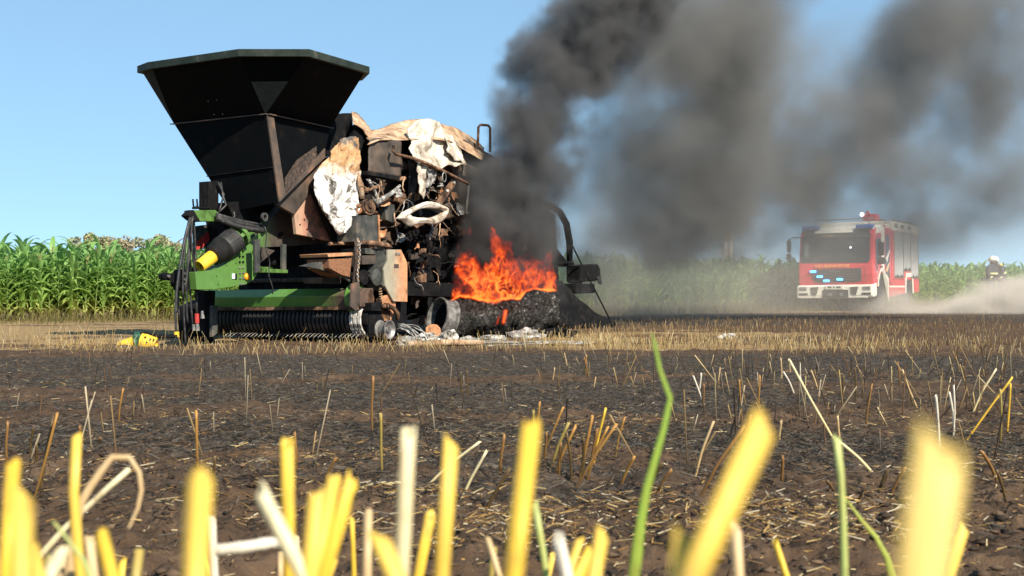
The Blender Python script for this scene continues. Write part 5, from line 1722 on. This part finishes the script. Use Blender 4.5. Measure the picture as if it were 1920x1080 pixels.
# ---------------------------------------------------------------- stalks standing in the burnt middle distance
G2_ = 'stubble stalks standing in the burnt soil'
LB = {'scorch': 'scorched orange tipped stubble stalk standing in the burnt soil', 'char': 'blackened stubble stalk standing in the burnt soil', 'brown': 'brown singed stubble stalk standing in the burnt soil',
      'white': 'bleached white stubble stalk standing in the burnt soil', 'tan': 'tan stubble stalk standing in the burnt soil', 'gold': 'golden stubble stalk standing in the burnt soil', 'olive': 'olive singed stubble stalk standing in the burnt soil', 'pale': 'pale straw stalk leaning over the burnt soil'}
mid = [(107, 776, 55, 950, 'scorch'), (100, 780, 72, 945, 'char'), (15, 790, 15, 880, 'brown'), (64, 800, 55, 860, 'char'), (68, 835, 66, 870, 'char'), (368, 770, 372, 905, 'scorch'), (403, 855, 404, 960, 'char'), (424, 900, 418, 935, 'brown'),
       (231, 728, 222, 798, 'scorch'), (188, 820, 182, 850, 'brown'), (150, 800, 149, 850, 'brown'), (714, 776, 716, 905, 'olive'), (700, 705, 698, 815, 'brown'), (864, 698, 866, 740, 'char'), (875, 695, 877, 742, 'char'),
       (552, 810, 556, 900, 'brown'), (630, 858, 600, 935, 'brown'), (585, 895, 563, 945, 'char'),
       (1012, 753, 1004, 830, 'scorch'), (1000, 770, 996, 835, 'olive'), (1056, 763, 1018, 860, 'scorch'), (1066, 793, 1030, 890, 'olive'), (1080, 798, 1035, 900, 'scorch'), (1111, 780, 1085, 905, 'scorch'), (1136, 765, 1110, 880, 'gold'),
       (1140, 800, 1098, 905, 'scorch'), (1156, 795, 1075, 915, 'scorch'), (1171, 783, 1152, 862, 'scorch'), (1190, 855, 1160, 915, 'scorch'), (1062, 810, 1072, 910, 'char'), (1095, 820, 1090, 905, 'char'), (1025, 810, 1020, 880, 'brown'), (1120, 805, 1100, 905, 'brown'), (1052, 830, 1048, 908, 'brown'),
       (1338, 790, 1300, 908, 'tan'), (1408, 778, 1385, 855, 'brown'), (1395, 800, 1305, 950, 'brown'), (1465, 790, 1460, 835, 'tan'), (1468, 855, 1465, 920, 'brown'), (1425, 705, 1422, 780, 'scorch'), (1386, 712, 1392, 790, 'scorch'), (1480, 675, 1570, 825, 'pale'), (1570, 825, 1650, 905, 'pale'),
       (1480, 672, 1482, 705, 'tan'), (1464, 672, 1466, 712, 'tan'), (1500, 680, 1503, 725, 'white'), (1469, 697, 1490, 745, 'white'), (1521, 695, 1535, 735, 'tan'), (1582, 705, 1578, 760, 'char'), (1603, 690, 1604, 755, 'char'), (1635, 720, 1622, 800, 'brown'), (1683, 678, 1688, 730, 'brown'), (1692, 693, 1722, 765, 'tan'), (1700, 712, 1715, 760, 'char'),
       (1755, 742, 1762, 830, 'white'), (1788, 722, 1787, 818, 'white'), (1780, 735, 1790, 800, 'white'), (1868, 692, 1822, 770, 'pale'), (1898, 708, 1808, 822, 'gold'), (1895, 720, 1888, 800, 'gold'), (1876, 730, 1875, 832, 'olive'), (1570, 780, 1575, 825, 'tan'), (1665, 880, 1640, 945, 'char'), (1698, 875, 1660, 950, 'brown'), (1622, 915, 1600, 970, 'char'), (1840, 845, 1875, 920, 'brown'), (1868, 880, 1890, 960, 'char'), (1550, 900, 1575, 945, 'char'),
       (1240, 870, 1215, 930, 'char'), (1260, 880, 1228, 938, 'brown'), (1320, 720, 1318, 760, 'brown'), (1350, 690, 1345, 735, 'tan'), (1315, 700, 1310, 735, 'white'), (1300, 705, 1322, 755, 'white'), (1100, 665, 1098, 705, 'scorch'), (1095, 670, 1104, 708, 'brown'), (1040, 690, 1036, 712, 'tan'), (1058, 662, 1064, 690, 'tan'),
       (900, 828, 780, 930, 'pale'), (913, 845, 855, 945, 'pale'), (838, 835, 848, 905, 'brown'), (946, 815, 935, 905, 'brown'), (955, 880, 905, 970, 'char'), (760, 905, 665, 935, 'pale')]
for (x0, y0, x1, y1, pl) in mid:
    b = ground_at(x1, y1)
    b.z = float(relief(np.array([b.x]), np.array([b.y]))[0])
    tp = at(x0, y0, b.y - .03)
    mm = b.lerp(tp, .5) + V((random.uniform(-.01, .01), random.uniform(-.015, .015), 0)) * (tp - b).length * 3
    stalk([b - V((0, 0, .012)), mm, tp], .0019 + .0009 * random.random() + .00014 * b.y, pl, LB[pl], G2_, 'stubble_stalk', 1.0, 'stubble stalk', 6)

# more short thin stubs along the lower edge
rs = random.Random(9)
G3_ = 'thin short stubs along the lower edge'
for (x0, n_) in ((10, 4), (110, 3), (230, 2), (330, 2), (560, 3), (650, 2), (800, 1), (930, 2), (1060, 2), (1150, 1), (1450, 1), (1840, 1)):
    for k in range(n_):
        x = x0 + rs.uniform(-35, 35); y = rs.uniform(965, 1060); d = rs.uniform(.55, 1.0)
        ln = rs.uniform(-.35, .35)
        tip = at(x, y, d)
        foot = V((tip.x + ln * tip.z, d + rs.uniform(-.03, .03), 0))
        stalk([foot, foot.lerp(tip, .5) + V((rs.uniform(-.004, .004), 0, 0)), tip], rs.uniform(.0016, .0026), rs.choice(('yellow', 'gold', 'gold', 'tan', 'olive')), 'thin short straw stub standing between the thick blurred stalks', G3_, 'straw_stub', 1.0, 'straw stub', 7)
# ---------------------------------------------------------------- smoke, dust and fire: density grids filled from numpy
def volume(name, lo, hi, res, dens, mat, label):
    """an object whose geometry nodes turn a point attribute into a density grid"""
    nx, ny, nz = res
    me = bpy.data.meshes.new(name)
    gx, gy, g_z = np.meshgrid(np.linspace(lo[0], hi[0], nx), np.linspace(lo[1], hi[1], ny), np.linspace(lo[2], hi[2], nz), indexing='ij')
    me.vertices.add(nx * ny * nz)
    me.vertices.foreach_set('co', np.stack([gx, gy, g_z], -1).astype(np.float32).ravel())
    a = me.attributes.new('fill', 'FLOAT', 'POINT')
    a.data.foreach_set('value', dens.astype(np.float32).ravel())
    me.materials.append(mat)
    o = bpy.data.objects.new(name, me); COL.objects.link(o)
    g = bpy.data.node_groups.new(name + '_grid', 'GeometryNodeTree')
    g.interface.new_socket('Geometry', in_out='INPUT', socket_type='NodeSocketGeometry')
    g.interface.new_socket('Geometry', in_out='OUTPUT', socket_type='NodeSocketGeometry')
    N = g.nodes.new; Lk = g.links.new
    gi, go = N('NodeGroupInput'), N('NodeGroupOutput')
    vc = N('GeometryNodeVolumeCube')
    vc.inputs['Min'].default_value = lo; vc.inputs['Max'].default_value = hi
    for k, r in zip('XYZ', res): vc.inputs['Resolution ' + k].default_value = r
    pos = N('GeometryNodeInputPosition'); sx = N('ShaderNodeSeparateXYZ'); Lk(pos.outputs[0], sx.inputs[0])

    def mth(op, p, q):
        m = N('ShaderNodeMath'); m.operation = op
        for s_, v in ((m.inputs[0], p), (m.inputs[1], q)):
            if isinstance(v, (int, float)): s_.default_value = v
            else: Lk(v, s_)
        return m.outputs[0]

    idx = None
    for k in range(3):
        f = mth('ROUND', mth('MULTIPLY', mth('SUBTRACT', sx.outputs[k], lo[k]), (res[k] - 1) / (hi[k] - lo[k])), 0)
        idx = f if idx is None else mth('ADD', mth('MULTIPLY', idx, res[k]), f)
    na = N('GeometryNodeInputNamedAttribute'); na.data_type = 'FLOAT'; na.inputs[0].default_value = 'fill'
    si = N('GeometryNodeSampleIndex'); si.data_type = 'FLOAT'; si.domain = 'POINT'; si.clamp = True
    Lk(gi.outputs[0], si.inputs['Geometry']); Lk(na.outputs[0], si.inputs['Value']); Lk(idx, si.inputs['Index'])
    Lk(si.outputs[0], vc.inputs['Density'])
    smt = N('GeometryNodeSetMaterial'); smt.inputs['Material'].default_value = mat
    Lk(vc.outputs[0], smt.inputs[0]); Lk(smt.outputs[0], go.inputs[0])
    o.modifiers.new('grid', 'NODES').node_group = g
    return tag(o, label, None, kind='stuff')


def grid_xyz(lo, hi, res):
    x, y, z = np.meshgrid(*[np.linspace(lo[k], hi[k], res[k]) for k in range(3)], indexing='ij')
    return x, y, z


def vol_mat(name, color, dens, aniso=0.0, step=1.0):
    m = bpy.data.materials.new(name); m.use_nodes = True
    nt_ = m.node_tree
    nt_.nodes.remove(nt_.nodes['Principled BSDF'])
    pv = nt_.nodes.new('ShaderNodeVolumePrincipled')
    pv.inputs['Color'].default_value = (*color, 1)
    pv.inputs['Density'].default_value = dens
    pv.inputs['Density Attribute'].default_value = 'density'
    pv.inputs['Anisotropy'].default_value = aniso
    nt_.links.new(pv.outputs[0], nt_.nodes['Material Output'].inputs['Volume'])
    m.cycles.volume_interpolation = 'LINEAR'
    try: m.cycles.volume_step_rate = step
    except Exception: pass
    return m


def blobs(x, y, z, lst):
    """soft union of ellipsoids: (px, py, depth, rx, rz, ry in metres, weight)"""
    f = np.zeros_like(x, dtype=np.float32)
    for (px, py, d, rx, rz, ry, w) in lst:
        c = at(px, py, d)
        r = np.sqrt(((x - c.x) / rx) ** 2 + ((y - c.y) / ry) ** 2 + ((z - c.z) / rz) ** 2)
        f = np.maximum(f, w * np.clip(1.35 - r, 0, 1)) * .6 + .4 * (f + w * np.clip(1.35 - r, 0, 1) * (1 - np.clip(f, 0, 1)))
    return f


# dense black column above the burning wheel
lo, hi, res = (-1.6, 16.9, .35), (5.2, 21.6, 6.9), (120, 82, 116)
x, y, z = grid_xyz(lo, hi, res)
wx = (fbm(x * 1.1, y * 1.1, z * 1.1 + 4, 3) - .5) * .9
wz = (fbm(x * 1.1 + 9, y * 1.1, z * 1.1, 3) - .5) * .9
near_b = [(945, 500, 18.3, .75, .45, .5, .75), (950, 420, 18.5, .75, .55, .8, 1), (965, 350, 18.7, .85, .6, .8, 1), (1000, 285, 18.9, .8, .6, .8, 1), (1010, 215, 19.1, .75, .6, .8, 1), (1040, 140, 19.3, .75, .6, .8, 1),
          (1090, 90, 19.5, .8, .65, .8, 1), (1150, 30, 19.7, .85, .7, .9, 1), (1180, -30, 19.9, .8, .7, 1.0, 1), (1240, -100, 20, .9, .8, 1.0, 1), (890, 340, 18.5, .5, .5, .5, .45), (1040, 430, 18.9, .55, .5, .6, .65), (1040, 340, 18.9, .5, .5, .6, .6), (905, 480, 18.2, .4, .35, .4, .5), (1060, 560, 18.0, .6, .4, .5, .27), (900, 590, 17.2, .6, .3, .4, .22), (1100, 60, 19.6, .9, .8, 1.0, .9), (1060, 220, 19.3, .6, .8, .8, .5)]
f = blobs(x + wx * .6, y, z + wz * .6, near_b)
n1 = fbm(x * 2.0, y * 2.0, z * 1.8 + 3, 5, .68)
bil = np.abs(fbm(x * 1.5 + 7, y * 1.5, z * 1.5, 4, .6) * 2 - 1) * 1.6
den = np.clip((f * 1.5 + (n1 - .52) * 3.8 * sm(.02, .5, f) + (bil - .35) * 1.1 * sm(.02, .4, f) - .26) * 1.3, 0, 1.6)
edge = np.minimum(np.minimum((x - lo[0]), (hi[0] - x)), np.minimum((y - lo[1]), (hi[1] - y)))
den *= sm(0, .4, edge) * sm(0, .35, z - lo[2]) * sm(0, .4, hi[2] - z)
SM1 = vol_mat('black_oil_smoke', (.21, .21, .215), 3.2, .1, 1.4)
volume('smoke', lo, hi, res, den, SM1, 'dense black smoke column rising from the burning wheel')

# wide drifting plume
lo, hi, res = (-.5, 20.5, .2), (19.5, 33.5, 9.8), (190, 104, 90)
x, y, z = grid_xyz(lo, hi, res)
wx = (fbm(x * .42, y * .42, z * .42 + 7, 3) - .5) * 2.6
wz = (fbm(x * .42 + 5, y * .42, z * .42, 3) - .5) * 2.2
far_b = [(1170, -40, 22, 1.1, 1.2, 1.3, 1), (1270, 40, 23, 1.3, 1.3, 1.5, 1), (1330, 150, 24, 1.4, 1.4, 1.8, 1.0), (1320, 270, 25, 1.4, 1.3, 2, 1.0), (1290, 370, 25.5, 1.3, 1.0, 2, .9), (1240, 430, 26, 1.5, .8, 2, .62), (1400, 330, 26, 1.4, 1.2, 2, .8),
         (1500, 320, 26.5, 1.5, 1.1, 2, .75), (1600, 270, 27, 1.5, 1.1, 2, .85), (1690, 170, 27, 1.3, 1.4, 2, .95), (1760, 90, 27, 1.4, 1.4, 2, 1.0), (1830, 20, 27, 1.6, 1.4, 2, 1), (1880, 180, 27, 1.2, 1.6, 2, .75), (1900, 330, 28, 1.4, 1.2, 2, .42),
         (1400, 60, 24, .9, 1.2, 1.5, .75), (1420, -60, 23.5, 1.2, 1.2, 1.5, .9), (1160, 470, 26, 1.6, .7, 2, .45), (1330, 455, 26.5, 1.8, .6, 2, .42), (1480, 420, 27, 1.6, .8, 2, .48), (1120, 300, 23.5, 1.0, 1.4, 1.2, .28), (1650, 400, 28, 2.4, .9, 2, .34), (1540, 220, 26, 1.9, .9, 2, .5), (1170, 180, 23.5, 1.1, 1.6, 1.5, .42), (1150, 400, 25, 1.2, 1.1, 2, .4), (1780, 330, 28, 1.6, 1.0, 2, .45), (1450, 200, 25, 1.2, 1.2, 2, .62), (1800, 420, 29, 2.0, .8, 2, .3), (1210, 110, 22.5, 1.2, 1.2, 1.6, .75), (1220, 230, 23.5, 1.2, 1.2, 1.8, .7), (1200, 340, 24.5, 1.2, 1.1, 1.8, .6), (1420, 400, 27, 2.0, .9, 2, .5), (1560, 390, 27, 1.8, .8, 2, .42), (1700, 300, 27, 1.6, 1.1, 2, .6), (1110, 480, 23, 1.0, .8, 1.4, .4), (1380, 250, 25, 1.4, 1.3, 2, .9), (1550, 100, 26, 1.3, .9, 2, .24), (1250, 20, 22.3, 1.2, 1.1, 1.4, 1.4), (1340, 90, 23.3, 1.3, 1.2, 1.6, 1.35), (1350, 210, 24.3, 1.4, 1.2, 1.8, 1.3), (1300, 330, 25, 1.3, 1.0, 1.8, 1.2), (1180, -20, 21.8, 1.0, 1.0, 1.1, 1.3)]
f = blobs(x + wx * .55, y, z + wz * .55, far_b)
n1 = fbm(x * .9, y * .9, z * .9 + 2, 5, .70)
bil = np.abs(fbm(x * .6 + 7, y * .6, z * .6, 5, .6) * 2 - 1) * 1.6
den = np.clip(f * 1.15 + (n1 - .52) * 3.6 * sm(.02, .6, f) + (bil - .36) * .7 * sm(.02, .5, f) - .03, 0.06 * sm(.02, .3, f), 1.5)
# thin veil that hangs over the field
c_ = at(1450, 450, 29)
veil = (.012 + .06 * sm(.3, 1.6, x) * sm(6.5, 3.0, x) * sm(4.5, 2.2, z)) * sm(-.2, 2, x) * sm(7.5, 2.0, z) * (.35 + 1.3 * np.clip(n1 - .3, 0, 1))
den = den + veil
edge = np.minimum(np.minimum((x - lo[0]), (hi[0] - x) * 3), np.minimum((y - lo[1]), (hi[1] - y)))
den *= sm(0, 1.2, edge) * sm(0, .3, z - lo[2]) * sm(0, .8, hi[2] - z)
SM2 = vol_mat('drifting_grey_smoke', (.36, .355, .345), 1.15, .05, 1.8)
volume('smoke', lo, hi, res, den, SM2, 'wide grey smoke plume drifting over the maize and the fire engine')

# dust cloud behind the fire engine
lo, hi, res = (1.0, 31.5, .25), (24.0, 42.5, 4.6), (184, 88, 58)
x, y, z = grid_xyz(lo, hi, res)
gzz = np.interp(y, GY, GZ)
n1 = fbm(x * .9, y * .9, z * 1.2 + 3, 5, .55)
n2 = fbm(x * .35 + 3, y * .35, z * .3, 3)
n3 = fbm(x * .8 + 3, y * .8, z * .8, 3)
hgt = .42 + .50 * sm(10.5, 17, x) + (n2 - .5) * 1.3 + (n3 - .5) * 1.6
f = sm(hgt + .30, hgt - .35, z - gzz) * sm(9.6, 13.0, x) * sm(35.0, 36.6, y) * sm(41.4, 40.0, y)
f = f * sm(.16, -.1, (y - 37.8) - .30 * (x - 10) + .9) * 1.0 + 0 * f
den = np.clip(f * 1.0 + (n1 - .55) * 3.2 * f, 0, 1.3)
haze_f = (.014 + .022 * sm(9.5, 6.0, x)) * sm(1.2, 3.5, x) * sm(4.4, 2.4, z) * sm(31.6, 33, y) * sm(42.4, 41, y) * (.5 + n2)
den = (den + haze_f) * sm(0, .5, hi[2] - z) * sm(0, 1.2, hi[0] - x)
DU = vol_mat('field_dust', (.97, .88, .77), 2.0, -.28, 1.7)
volume('dust', lo, hi, res, den, DU, 'pale beige dust cloud raised behind the fire engine')

# ---------------------------------------------------------------- fire on the wheel
c0 = at(944, 520, 17.15)
lo = (c0.x - 1.02, c0.y - .32, c0.z - .72); hi = (c0.x + 1.02, c0.y + .32, c0.z + .98)
res = (250, 44, 210)
x, y, z = grid_xyz(lo, hi, res)
X = (x - c0.x); Z = z - c0.z; Y = (y - c0.y) / .3
s135 = FPX / c0.y
U = X * s135 + 944          # position along the wheel, in 1/135 m
T_ = 520 - Z * s135
bottom = np.interp(U, [845, 862, 880, 905, 925, 945, 975, 985, 1000, 1035], [566, 556, 559, 564, 567, 562, 562, 548, 543, 546])
top = np.interp(U, [845, 852, 868, 884, 898, 902, 915, 924, 935, 945, 958, 985, 1010, 1026, 1034, 1044], [525, 490, 458, 448, 462, 478, 470, 432, 436, 462, 468, 478, 482, 458, 462, 505])
wrp = (fbm(U * .05, T_ * .035 + 3, Y * .8, 4) - .5)
wrp2 = (fbm(U * .05 + 40, T_ * .035, Y * .8 + 4, 4) - .5)
up = (bottom - T_) / np.maximum(bottom - top, 8)      # 0 at the foot, 1 at the tongue tips
inside = sm(-.04, .03, up + wrp * .10) * sm(1.10, .45, up + wrp * 1.5)
inside *= sm(843, 850, U + wrp * 14) * sm(1046, 1036, U + wrp * 14)
r1 = 1 - np.abs(fbm((U + wrp2 * 26) * .085, (T_ + wrp * 30) * .050, Y * 1.1 + 2, 3, .55) * 2 - 1) * 2.6
r2 = 1 - np.abs(fbm((U + wrp * 26) * .16 + 30, (T_ + wrp2 * 30) * .10, Y * 1.3 + 7, 3, .55) * 2 - 1) * 2.6
sheet = np.clip(r1, 0, 1) ** 2.2 * 1.5 + np.clip(r2, 0, 1) ** 2.2 * 1.0 + .12
g1 = (fbm(U * .022, T_ * .02, U * 0 + 3, 3) - .5) * 1.9 - .15
g2 = (fbm(U * .022 + 50, T_ * .02, U * 0 + 9, 3) - .5) * 1.9 + .25
skin = np.exp(-((Y - g1) / .15) ** 2) + .55 * np.exp(-((Y - g2) / .15) ** 2)
sheet *= skin
hole = sm(.36, .50, fbm((U + wrp * 20) * .030 + 11, (T_ + wrp2 * 20) * .026, Y * .3, 3)) * .85 + .15
sheet *= hole
rimf = np.exp(-((up - .015) / .03) ** 2) * 1.2 * skin
den = inside * (sheet * (1.05 - .75 * np.clip(up, 0, 1)) * (1.15 - .45 * sm(930, 1010, U)) + rimf)
# small flame on the ground below
tg = np.exp(-(((U - 947 + (T_ - 590) * .16 + wrp * 8) / 3.2) ** 2)) * sm(578, 584, T_) * sm(610, 603, T_) * sm(.9, .2, np.abs(Y - .0) * 3)
tg += .5 * np.exp(-(((U - 936 + (T_ - 590) * .25) / 2.2) ** 2)) * sm(590, 595, T_) * sm(611, 605, T_) * sm(.9, .2, np.abs(Y) * 3)
den = np.clip(den + tg * 1.0, 0, 2.2)
m = bpy.data.materials.new('flame'); m.use_nodes = True
nt_ = m.node_tree; nt_.nodes.remove(nt_.nodes['Principled BSDF'])
att = nt_.nodes.new('ShaderNodeAttribute'); att.attribute_name = 'density'
rp = nt_.nodes.new('ShaderNodeValToRGB')
for i, (p_, c_) in enumerate([(0, (0, 0, 0)), (.10, (.6, .03, .004)), (.4, (1.0, .085, .010)), (.8, (1.0, .15, .018)), (1.0, (1, .27, .04))]):
    if i > 1: rp.color_ramp.elements.new(p_)
    rp.color_ramp.elements[i].position = p_; rp.color_ramp.elements[i].color = (*c_, 1)
nt_.links.new(att.outputs['Fac'], rp.inputs[0])
em = nt_.nodes.new('ShaderNodeEmission')
nt_.links.new(rp.outputs[0], em.inputs[0])
ml = nt_.nodes.new('ShaderNodeMath'); ml.operation = 'MULTIPLY'; ml.inputs[1].default_value = 8.0
nt_.links.new(att.outputs['Fac'], ml.inputs[0]); nt_.links.new(ml.outputs[0], em.inputs[1])
ab = nt_.nodes.new('ShaderNodeVolumeAbsorption'); ab.inputs[0].default_value = (.2, .1, .08, 1)
m2 = nt_.nodes.new('ShaderNodeMath'); m2.operation = 'MULTIPLY'; m2.inputs[1].default_value = 5.0
nt_.links.new(att.outputs['Fac'], m2.inputs[0]); nt_.links.new(m2.outputs[0], ab.inputs['Density'])
ad_ = nt_.nodes.new('ShaderNodeAddShader')
nt_.links.new(em.outputs[0], ad_.inputs[0]); nt_.links.new(ab.outputs[0], ad_.inputs[1])
nt_.links.new(ad_.outputs[0], nt_.nodes['Material Output'].inputs['Volume'])
m.cycles.volume_interpolation = 'LINEAR'
volume('fire', lo, hi, res, den, m, 'bright orange flames burning on the collapsed wheel')
